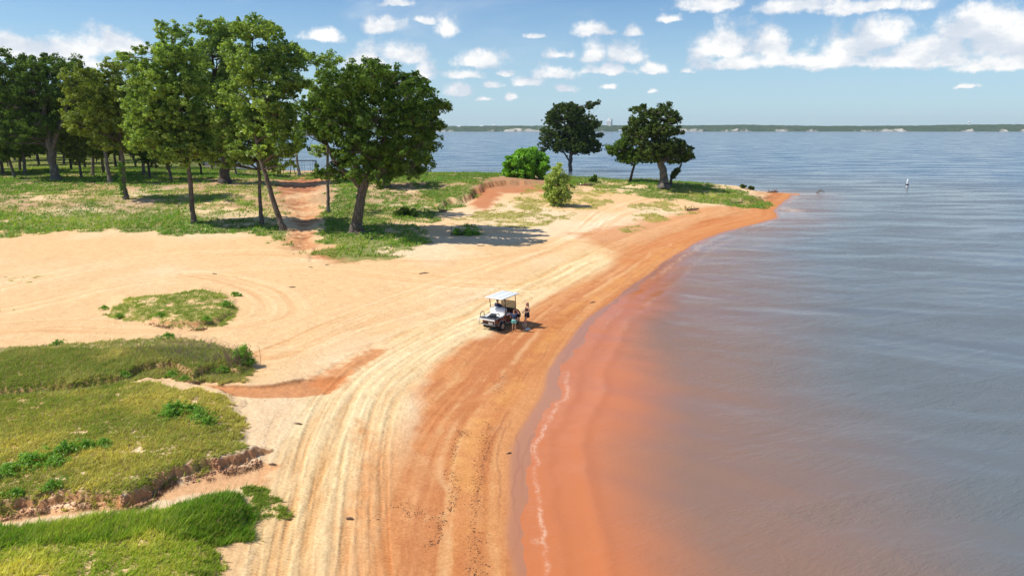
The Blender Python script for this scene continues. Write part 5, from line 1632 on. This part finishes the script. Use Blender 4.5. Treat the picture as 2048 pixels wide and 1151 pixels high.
def person(label, loc, rz, H, arms, legs, shirt, bottom, hair, hair_len, skin, sleeves=True, skirt=False, seated=False, pelvis=(0, 0, .95), lean=0.0):
    """arms: [(elbow, wrist)] right, left in body space; legs: [(knee, ankle, toe)]; everything for a 1.75 m figure"""
    k = H / 1.75
    root = empty('person', loc, rz, k); tag(root, label, 'person')
    px, py, pz = pelvis
    up = lambda h, f=0: (px, py + lean * (h - .95) + f, pz + h - .95)
    N = []; E = []

    def add(p, rx, ry=None, par=None):
        N.append((*p, rx, ry or rx)); i = len(N) - 1
        if par is not None: E.append((par, i))
        return i
    pel = add(up(.95), .155, .115)
    wa = add(up(1.10), .125, .095, pel); ch = add(up(1.30), .150, .105, wa); nb = add(up(1.44), .075, .07, ch)
    nk = add(up(1.52), .052, .055, nb); hd = add(up(1.585, .015), .070, .085, nk); ht = add(up(1.66, .01), .075, .095, hd); tp = add(up(1.72, -.005), .05, .06, ht)
    add(up(1.60, .115), .012, .016, hd)                     # nose
    for s in (-1, 1):
        add((up(1.615)[0] + s * .082, up(1.615)[1], up(1.615)[2]), .010, .018, hd)   # ears
    hands = []
    for s, (el, wr) in zip((1, -1), arms):
        sh = up(1.40); shp = (sh[0] + s * .175, sh[1], sh[2])
        a = add(shp, .055, .055, ch)
        e = add(el, .038, .038, a); w = add(wr, .026, .022, e)
        d = (Vector(wr) - Vector(el)).normalized()
        side = d.cross(Vector((0, 0, 1)))
        side = side.normalized() if side.length > .1 else Vector((1, 0, 0))
        nrm_ = d.cross(side)
        pm = Vector(wr) + d * .06
        pa = add(pm, .034, .018, w)
        for q, (so, ln) in enumerate(((-.028, .065), (-.010, .078), (.010, .074), (.028, .058))):
            b0 = pm + d * .035 + side * so; b1 = b0 + d * ln * .55 + nrm_ * .012; b2 = b1 + d * ln * .35 + nrm_ * .030
            i0 = add(b0, .010, .010, pa); i1 = add(b1, .009, .009, i0); add(b2, .008, .008, i1)
        t0 = Vector(wr) + d * .02 + side * s * .035
        t1 = add(t0 + d * .03 + side * s * .012, .010, .010, pa); add(t0 + d * .065 + side * s * .014, .008, .008, t1)
    hips = []
    for s, (kn, an, to) in zip((1, -1), legs):
        h = add((px + s * .085, py, pz - .05), .095, .10, pel)
        kk = add(kn, .058, .060, h); cf = add(tuple((Vector(kn) * .62 + Vector(an) * .38)), .055, .058, kk)
        aa = add(an, .036, .038, cf); add(to, .036, .022, aa)
        hips.append((h, kk))
    skin_mesh('body', N, E, skin, root)
    # shirt
    SN = []; SE = []

    def sa(p, rx, ry, par=None):
        SN.append((*p, rx, ry)); i = len(SN) - 1
        if par is not None: SE.append((par, i))
        return i
    a0 = sa(up(.98), .168, .132); a1 = sa(up(1.12), .155, .125, a0); a2 = sa(up(1.30), .172, .128, a1); a3 = sa(up(1.41), .10, .09, a2)
    if sleeves:
        for s, (el, wr) in zip((1, -1), arms):
            sh = up(1.39); shp = Vector((sh[0] + s * .17, sh[1], sh[2]))
            b0 = sa(shp, .072, .072, a2); sa(shp.lerp(Vector(el), .7), .060, .060, b0)
    skin_mesh('shirt', SN, SE, shirt, root)
    # shorts or skirt
    if skirt:
        mb = MB().lathe([(.165, .10), (.19, .0), (.205, -.12), (.215, -.24), (.205, -.245)], c=(px, py, pz))
        o = mb.build('shorts', bottom, root); o.data.transform(Matrix.Diagonal((1, .78, 1, 1)))
    else:
        SN = []; SE = []
        a0 = sa((px, py, pz + .07), .172, .14); a1 = sa((px, py, pz - .03), .178, .145, a0)
        for s, (kn, an, to) in zip((1, -1), legs):
            h = Vector((px + s * .09, py, pz - .10)); b0 = sa(h, .115, .12, a1); sa(h.lerp(Vector(kn), .72), .098, .10, b0)
        skin_mesh('shorts', SN, SE, bottom, root)
    # hair
    SN = []; SE = []
    h0 = sa(up(1.70, -.02), .088, .098); h1 = sa(up(1.63, -.055), .088, .070, h0)
    if hair_len > 0:
        h2 = sa(up(1.55, -.075), .082, .05, h1); sa(up(1.55 - hair_len, -.095), .07, .035, h2)
    skin_mesh('hair', SN, SE, hair, root)
    # eyes and mouth
    mb = MB()
    for s in (-1, 1):
        c_ = up(1.625, .095); mb.lathe([(.002, -.008), (.011, 0), (.002, .008)], c=(c_[0] + s * .032, c_[1], c_[2]), axis='Y', n=10)
    mb.build('eyes', mat_simple('eye', (.03, .02, .02), .2), root)
    c_ = up(1.555, .092); MB().box(c_, (.045, .012, .010), bev=.003).build('mouth', mat_simple('lips', (.40, .13, .11), .5), root)
    return root


skin1 = mat_simple('fair_skin', (.56, .31, .20), .5)  # even skin colour of the woman
skin2 = mat_simple('tanned_skin', (.46, .25, .15), .5)
navy = mat_simple('navy_cloth', (.018, .030, .085), .8)
navy2 = mat_simple('dark_blue_cloth', (.030, .055, .13), .8)
black_c = mat_simple('black_cloth', (.016, .014, .020), .8)
maroon = mat_simple('dark_maroon_cloth', (.045, .018, .018), .8)
turq = mat_simple('turquoise_cloth', (.22, .66, .62), .7)
hair_b = mat_simple('brown_hair', (.10, .045, .022), .6)
hair_l = mat_simple('light_brown_hair', (.22, .12, .06), .6)
hair_d = mat_simple('dark_hair', (.02, .014, .012), .6)

wb = hit(1054, 654)
person('woman in a dark top and black shorts standing on the beach, hands at her waist', wb, R(118), 1.66,
       [((.26, -.02, 1.14), (.13, .20, 1.08)), ((-.27, -.04, 1.15), (-.12, .20, 1.10))],
       [((.10, .06, .50), (.10, -.02, .09), (.11, .12, .03)), ((-.10, .22, .52), (-.12, .24, .10), (-.13, .38, .04))],
       maroon, black_c, hair_b, .22, skin1, sleeves=False, skirt=True)
cb = hit(1028, 663)
person('boy in navy shirt and turquoise shorts beside the cart, one arm raised', cb, R(-14), 1.40,
       [((.40, .02, 1.50), (.20, .04, 1.68)), ((-.30, .02, 1.14), (-.22, .20, 1.02))],
       [((.10, .03, .50), (.11, -.01, .09), (.12, .14, .03)), ((-.10, .02, .50), (-.11, -.02, .09), (-.12, .13, .03))],
       navy2, turq, hair_l, 0, skin2)

# tote bag and towel on the sand
p = hit(1049, 654)
root = empty('beach_bag', p, R(10), .62); tag(root, 'cream beach bag standing at the feet of the woman', 'bag')
vs = [(-.16, -.09, 0), (.16, -.09, 0), (.16, .09, 0), (-.16, .09, 0), (-.24, -.11, .40), (.24, -.11, .34), (.24, .11, .34), (-.24, .11, .42)]
vi = [(a * .9, b * .85, c + .02) for a, b, c in vs]
MB().add(vs + vi[4:] + vi[:4], [(0, 1, 5, 4), (1, 2, 6, 5), (2, 3, 7, 6), (3, 0, 4, 7), (3, 2, 1, 0), (4, 5, 9, 8), (5, 6, 10, 9), (6, 7, 11, 10), (7, 4, 8, 11),
                                (8, 9, 13, 12), (9, 10, 14, 13), (10, 11, 15, 14), (11, 8, 12, 15), (12, 13, 14, 15)], False).build('pouch', mat_simple('cream_canvas', (.72, .60, .45), .85), root)
for yy in (-.10, .10):
    MB().tube([(-.12, yy, .34), (-.09, yy, .48), (0, yy, .53), (.09, yy, .48), (.12, yy, .34)], .012, 6).build('handle', mat_simple('tan_strap', (.35, .2, .1), .7), root)
p = hit(1055, 659.5)
bm = bmesh.new(); bmesh.ops.create_grid(bm, x_segments=14, y_segments=10, size=.5)
for v_ in bm.verts:
    v_.co.x *= .52; v_.co.y *= .36
    v_.co.z = .05 + .06 * abs(math.sin(v_.co.x * 17 + v_.co.y * 9)) * (1 - abs(v_.co.x) * 3) + .02 * math.sin(v_.co.y * 40)
ret = bmesh.ops.extrude_face_region(bm, geom=bm.faces[:])
for v_ in [q for q in ret['geom'] if isinstance(q, bmesh.types.BMVert)]: v_.co.z -= .05
me = bpy.data.meshes.new('towel'); bm.to_mesh(me); bm.free(); me.materials.append(mat_simple('white_cloth', (.80, .76, .70), .9))
o = bpy.data.objects.new('towel', me); link(o); o.location = p; o.rotation_euler = (0, 0, .3); o.scale = (.6, .6, .8)
tag(o, 'crumpled white towel dropped on the sand right of the boy', 'towel')

# ------------------------------------------------------------------ golf cart
red = mat_simple('dark_red_paint', (.085, .008, .008), .25)
red.node_tree.nodes['Principled BSDF'].inputs['Coat Weight'].default_value = .25
blackp = mat_simple('black_plastic', (.018, .018, .018), .45)
tyre_m = mat_simple('tyre_rubber', (.02, .02, .02), .85, noise=.5, nscale=30, bump=.01)
rim_m = mat_simple('alloy_rim', (.50, .50, .50), .3, .8)
vinyl = mat_simple('white_vinyl', (.80, .79, .76), .45)
roofm = mat_simple('white_roof', (.84, .85, .86), .35)
greym = mat_simple('grey_trim', (.32, .32, .33), .5)
alu = mat_simple('aluminium', (.55, .55, .56), .35, .7)
wind = bpy.data.materials.new('tinted_acrylic'); wind.use_nodes = True
wt = NT(wind.node_tree); wb_ = wt.n['Principled BSDF']
wb_.inputs['Base Color'].default_value = (.10, .06, .04, 1); wb_.inputs['Roughness'].default_value = .1
wb_.inputs['Alpha'].default_value = .55

q0 = hit(1003, 661.5); q1 = hit(1037, 647)
hd_ = math.atan2(q1.x - q0.x, q1.y - q0.y)
right = Vector((math.cos(hd_), -math.sin(hd_), 0)); fwd = Vector((math.sin(hd_), math.cos(hd_), 0))
ctr = q0 + fwd * .92 - right * .56
ctr.z = float(gz(np.array([ctr.x]), np.array([ctr.y]))[0]) + .0
cart = empty('golf_cart', ctr, -hd_, 1.05)
tag(cart, 'dark red and black golf cart with a white roof parked on the beach', 'golf cart')
TR, WB, WR = .50, .84, .265
# wheels
for s in (-1, 1):
    for yy in (-WB, WB):
        w = MB().lathe([(.15, -.11), (.20, -.125), (.25, -.12), (.272, -.08), (.278, 0), (.272, .08), (.25, .12), (.20, .125), (.15, .11)], c=(s * TR, yy, WR), axis='X', n=28)
        for k in range(22):
            a = 2 * math.pi * k / 22
            w.box((s * TR, yy + math.cos(a) * .272, WR + math.sin(a) * .272), (.20, .03, .02), Matrix.Rotation(a + math.pi / 2, 4, 'X'))
        wo_ = w.build('wheel', tyre_m, cart)
        r_ = MB().lathe([(.03, -.02), (.05, .01), (.13, .0), (.155, .03), (.16, .06), (.15, .06)][::1] if s > 0 else [(.15, -.06), (.16, -.06), (.155, -.03), (.13, 0), (.05, -.01), (.03, .02)], c=(s * (TR + .06), yy, WR), axis='X', n=20)
        for k in range(5):
            a = 2 * math.pi * k / 5
            r_.box((s * (TR + .075), yy + math.cos(a) * .09, WR + math.sin(a) * .09), (.03, .035, .11), Matrix.Rotation(a - math.pi / 2, 4, 'X'))
        r_.build('rim', rim_m, wo_)


def arch(y0, y1, top, cy, r, base, n=9):
    """side outline with a wheel arch cut from below, in (y, z)"""
    pts = [(y0, top), (y1, top)]
    pts += [(y1, base)]
    for k in range(n + 1):
        a = math.pi * k / n
        pts.append((cy + r * math.cos(a), base + r * math.sin(a) * 1.0))
    pts += [(y0, base)]
    return pts


rear = [(-1.22, .46), (-1.24, .62), (-1.18, .76), (-.45, .78), (-.30, .74), (-.18, .56), (.0, .42), (-.02, .33), (-.46, .33)]
for k in range(9):
    a = math.pi * k / 8; rear.append((-WB + .37 * math.cos(a), .34 + .27 * math.sin(a)))
rear.append((-1.22, .40))
MB().extrude(rear, -.57, -.50).extrude(rear, .50, .57).box((0, -1.20, .60), (1.02, .06, .30), bev=.02).box((0, -.74, .74), (1.02, .9, .05), bev=.01).build('rear_body', red, cart)
front = [(.62, .33), (.60, .50), (.70, .70), (.76, .90), (.86, .95), (1.08, .84), (1.26, .66), (1.34, .50), (1.32, .38)]
for k in range(9):
    a = math.pi * k / 8; front.append((WB + .03 + .36 * math.cos(a), .34 + .27 * math.sin(a)))
cowl = [(.62, .40), (.60, .50), (.70, .70), (.76, .90), (.86, .95), (1.08, .84), (1.26, .66), (1.34, .50), (1.30, .40)]
MB().extrude(front, -.56, -.42).extrude(front, .42, .56).extrude(cowl, -.419, .419).build('front_cowl', red, cart)
for s in (-1, 1):
    a_ = [(-WB + .40 * math.cos(math.pi * k / 8), .36 + .30 * math.sin(math.pi * k / 8)) for k in range(9)]
    mb = MB().tube([(s * .575, y_, z_) for y_, z_ in a_], .022, 6)
    mb.tube([(s * .575, -WB + .40, .36), (s * .57, 0, .33), (s * .565, .50, .33)], .025, 6); mb.build('fender_trim', greym, cart)
    a_ = [(WB + .03 + .39 * math.cos(math.pi * k / 8), .36 + .30 * math.sin(math.pi * k / 8)) for k in range(9)]
    MB().tube([(s * .565, y_, z_) for y_, z_ in a_], .022, 6).build('fender_trim', greym, cart)
MB().box((0, .12, .31), (.98, 1.6, .06), bev=.01).box((0, -.95, .30), (.5, .7, .14), bev=.02).tube([(-.45, -WB, WR), (.45, -WB, WR)], .05).tube([(-.45, WB, WR), (.45, WB, WR)], .04).build('chassis', blackp, cart)
MB().box((0, .67, .93), (1.0, .16, .16), bev=.03).box((0, .62, 1.0), (.5, .05, .03)).build('dashboard', blackp, cart)
MB().box((0, -.02, .80), (1.02, .46, .12), bev=.045).build('seat_base', vinyl, cart)
MB().box((-.26, -.26, 1.04), (.49, .11, .40), Matrix.Rotation(R(10), 4, 'X'), bev=.045).box((.26, -.26, 1.04), (.49, .11, .40), Matrix.Rotation(R(10), 4, 'X'), bev=.045).build('backrest', vinyl, cart)
MB().box((0, -.44, 1.00), (1.04, .12, .38), Matrix.Rotation(R(-8), 4, 'X'), bev=.05).build('rear_backrest', vinyl, cart)
MB().box((0, -.74, .81), (1.00, .44, .10), bev=.04).build('rear_seat', vinyl, cart)
deck = MB().box((0, -1.30, .80), (1.14, .72, .05), bev=.015)
for k in range(9): deck.box((0, -1.02 - k * .07, .829), (1.0, .02, .01))
deck.build('rear_deck', mat_simple('dark_grey_deck', (.10, .10, .11), .5), cart)
MB().box((0, -1.68, .79), (1.16, .04, .08), bev=.015).build('deck_edge', vinyl, cart)
for s in (-1, 1):
    MB().tube([(s * .52, -1.12, .82), (s * .53, -1.12, 1.04), (s * .53, -1.20, 1.13), (s * .53, -1.42, 1.13), (s * .53, -1.52, 1.04), (s * .52, -1.54, .82)], .02, 8).build('grab_bar', blackp, cart)
MB().tube([(-.5, -1.2, .45), (-.54, -1.60, .45), (-.54, -1.66, .50), (.54, -1.66, .50), (.54, -1.60, .45), (.5, -1.2, .45)], .022, 8).tube([(-.54, -1.64, .48), (-.54, -1.64, .78)], .02, 8).tube([(.54, -1.64, .48), (.54, -1.64, .78)], .02, 8).build('rear_bumper', greym, cart)
MB().box((0, -1.245, .46), (.30, .012, .15), bev=.003).build('licence_plate', vinyl, cart)
for s in (-1, 1):
    MB().box((s * .42, -1.245, .62), (.12, .02, .07), bev=.008).build('tail_light', mat_simple('red_lens', (.35, .01, .01), .2), cart)
    MB().lathe([(.005, .02), (.06, .015), (.065, 0)], c=(s * .36, 1.29, .62), axis='Y', n=14).build('headlight', mat_simple('clear_lens', (.6, .6, .6), .1), cart)
MB().tube([(-.50, 1.30, .42), (-.48, 1.42, .42), (.48, 1.42, .42), (.50, 1.30, .42)], .025, 8).build('front_bumper', blackp, cart)
# roof with raised ribs
rf = MB().box((0, .06, 1.90), (1.22, 1.92, .05), bev=.022)
for xx in (-.42, -.14, .14, .42): rf.box((xx, .06, 1.928), (.16, 1.74, .02), bev=.008)
rf.build('roof', roofm, cart)
for xx in (-.28, .28):  # grey strips drawn in as shade of the grooves between ribs
    MB().box((xx, .06, 1.929), (.05, 1.80, .008)).build('groove_shade', mat_simple('pale_grey', (.62, .63, .66), .5), cart)
MB().box((0, .06, 1.868), (1.16, 1.86, .016)).build('roof_liner', greym, cart)
for s in (-1, 1):
    MB().tube([(s * .50, .82, .92), (s * .50, .78, 1.45), (s * .52, .70, 1.87)], .022, 8).build('roof_post', blackp, cart)
    MB().tube([(s * .53, -.36, .78), (s * .54, -.40, 1.2), (s * .54, -.52, 1.87)], .022, 8).build('roof_post', blackp, cart)
    MB().tube([(s * .54, -.05, .86), (s * .56, -.02, 1.0), (s * .56, -.22, 1.02), (s * .54, -.30, .90)], .02, 8).build('arm_rest', blackp, cart)
ws = MB().box((0, .795, 1.19), (.96, .012, .50), Matrix.Rotation(R(4), 4, 'X')).build('windshield', wind, cart)
MB().tube([(-.48, .81, .95), (.48, .81, .95), (.48, .775, 1.44), (-.48, .775, 1.44), (-.48, .81, .95)], .014, 6).build('windshield_frame', blackp, ws)
sw = MB()
ring = [Vector((-.26 + .18 * math.cos(a), .50 + .06 * math.sin(a), 1.08 + .16 * math.sin(a))) for a in np.linspace(0, 2 * math.pi, 21)]
sw.tube(ring, .014, 6, cap=False).tube([(-.26, .50, 1.08), (-.26, .68, .92)], .02, 6).tube([ring[0], ring[10]], .01, 5).build('steering_wheel', blackp, cart)
# cargo on the rear deck
def on_cart(v): return ctr + (right * v[0] + fwd * v[1]) * 1.05 + Vector((0, 0, v[2] * 1.05))
bag = MB().box((0, 0, .10), (.42, .30, .19), bev=.06).box((0, .02, .20), (.30, .18, .05), bev=.02)
ob = bag.build('cool_bag', mat_simple('dark_nylon', (.03, .035, .04), .6)); ob.location = on_cart((.12, -1.16, .832)); ob.rotation_euler = (0, 0, -hd_ + .3)
tag(ob, 'dark soft cool bag lying on the rear deck of the golf cart', 'bag')
ob = MB().box((0, 0, .03), (.36, .26, .05), bev=.02).box((.02, .01, .065), (.30, .2, .03), bev=.012).build('folded_towel', mat_simple('pale_towel', (.62, .62, .60), .9))
ob.location = on_cart((-.30, -1.20, .832)); ob.rotation_euler = (0, 0, -hd_ - .2)
tag(ob, 'pale folded towel on the left of the rear deck of the golf cart', 'towel')
# driver
k_ = 1.10
person('driver in a navy shirt with dark hair sitting at the wheel of the golf cart', on_cart((-.27, 0, .86)), -hd_, 1.66,
       [((.28, .14, .22), (.14, .40, .32)), ((-.28, .14, .22), (-.14, .40, .32))],
       [((.12, .46, .04), (.12, .56, -.38), (.12, .72, -.44)), ((-.12, .46, .04), (-.12, .56, -.38), (-.12, .72, -.44))],
       navy, black_c, hair_d, 0, skin2, pelvis=(0, -.02, .10), lean=-.06)

# ------------------------------------------------------------------ crumbled earth below the broken banks
soil = mat_simple('red_earth', (.50, .27, .15), .95, noise=.45, nscale=6)
EDGES = [[(80, 1012), (150, 1008), (250, 1012), (300, 992), (330, 962), (400, 940), (460, 925), (520, 910)], [(235, 768), (280, 747), (350, 744), (385, 764), (415, 754)],
         [(0, 1030), (80, 1015)], [(300, 642), (340, 652), (400, 654), (440, 647)], [(1440, 404), (1490, 399), (1540, 389)]]
ico = bmesh.new(); bmesh.ops.create_icosphere(ico, subdivisions=1, radius=1.0)
iv = np.array([v_.co[:] for v_ in ico.verts]); iff = np.array([[v_.index for v_ in f_.verts] for f_ in ico.faces]); ico.free()
VV, FF, nb_ = [], [], 0
for ei, e in enumerate(EDGES):
    L = np.array(smooth([P(a, b, 1.0) for a, b in e], 6))
    seg = np.hypot(*(L[1:] - L[:-1]).T).sum()
    n = int(seg * (130 if ei < 3 else 60))
    tt = g_.random(n) * (len(L) - 1.001); i = tt.astype(int); fr = (tt - i)[:, None]
    p = L[i] * (1 - fr) + L[i + 1] * fr
    p = p + np.stack([g_.normal(0, .10, n), g_.normal(-.10, .16, n)], 1)
    r = .010 + .045 * g_.random(n) ** 3
    z = gz(p[:, 0], p[:, 1])
    sc3 = r[:, None] * (0.6 + .7 * g_.random((n, 3)))
    v = iv[None] * (1 + .35 * g_.normal(size=(n, len(iv), 1)) * .6) * sc3[:, None, :] + np.stack([p[:, 0], p[:, 1], z + r * .25], 1)[:, None, :]
    VV.append(v.reshape(-1, 3)); FF.append((iff[None] + (np.arange(n) * len(iv))[:, None, None] + nb_).reshape(-1, 3)); nb_ += n * len(iv)
tag(np_mesh('earth_clods', np.concatenate(VV), np.concatenate(FF), soil), 'crumbled reddish clods below the broken grass banks', 'earth clods', kind='stuff')
# dark fringe of roots and dead grass, added to darken the overhang
VV, TT = [], []
for ei, e in enumerate(EDGES[:4]):
    L = np.array(smooth([P(a, b - 3, 1.2) for a, b in e], 6))
    seg = np.hypot(*(L[1:] - L[:-1]).T).sum(); n = int(seg * 420)
    tt = g_.random(n) * (len(L) - 1.001); i = tt.astype(int); fr = (tt - i)[:, None]
    p = L[i] * (1 - fr) + L[i + 1] * fr + np.stack([g_.normal(0, .06, n), g_.normal(.04, .12, n)], 1)
    k = fbm(p[:, 0] * 1.2, p[:, 1] * 1.2, 401, 3) > .47
    p = p[k]; n = len(p); z = gz(p[:, 0], p[:, 1]) + .03
    ln = .06 + .16 * g_.random(n)
    v0 = np.stack([p[:, 0] - .006, p[:, 1], z], 1); v1 = np.stack([p[:, 0] + .006, p[:, 1], z], 1)
    v2 = np.stack([p[:, 0] + g_.normal(0, .05, n), p[:, 1] - ln, z + g_.normal(0, .05, n)], 1)
    VV.append(np.stack([v0, v1, v2], 1).reshape(-1, 3))
    TT.append(np.repeat(np.array([[.17, .10, .06]]) * (.5 + g_.random(n))[:, None], 3, 0))
V = np.concatenate(VV)
tag(np_mesh('overhang_fringe', V, np.arange(len(V)).reshape(-1, 3), GM, attrs={'tint': np.concatenate(TT)}), 'dark fringe of roots and dead grass added to darken the overhang of the broken banks', 'roots', kind='stuff')

# ------------------------------------------------------------------ haze
hm = bpy.data.materials.new('haze'); hm.use_nodes = True
T = NT(hm.node_tree); T.n.clear()
pv = T.new('ShaderNodeVolumePrincipled'); pv.inputs['Color'].default_value = (.90, .96, 1.0, 1); pv.inputs['Density'].default_value = 6.0e-5; pv.inputs['Anisotropy'].default_value = .2
ho = T.new('ShaderNodeOutputMaterial'); T.l.new(pv.outputs[0], ho.inputs['Volume'])
hb = MB().box((0, 2620, 48), (19000, 5560, 101)).build('haze', hm)
tag(hb, 'pale blue haze over the lake', 'haze', kind='stuff')
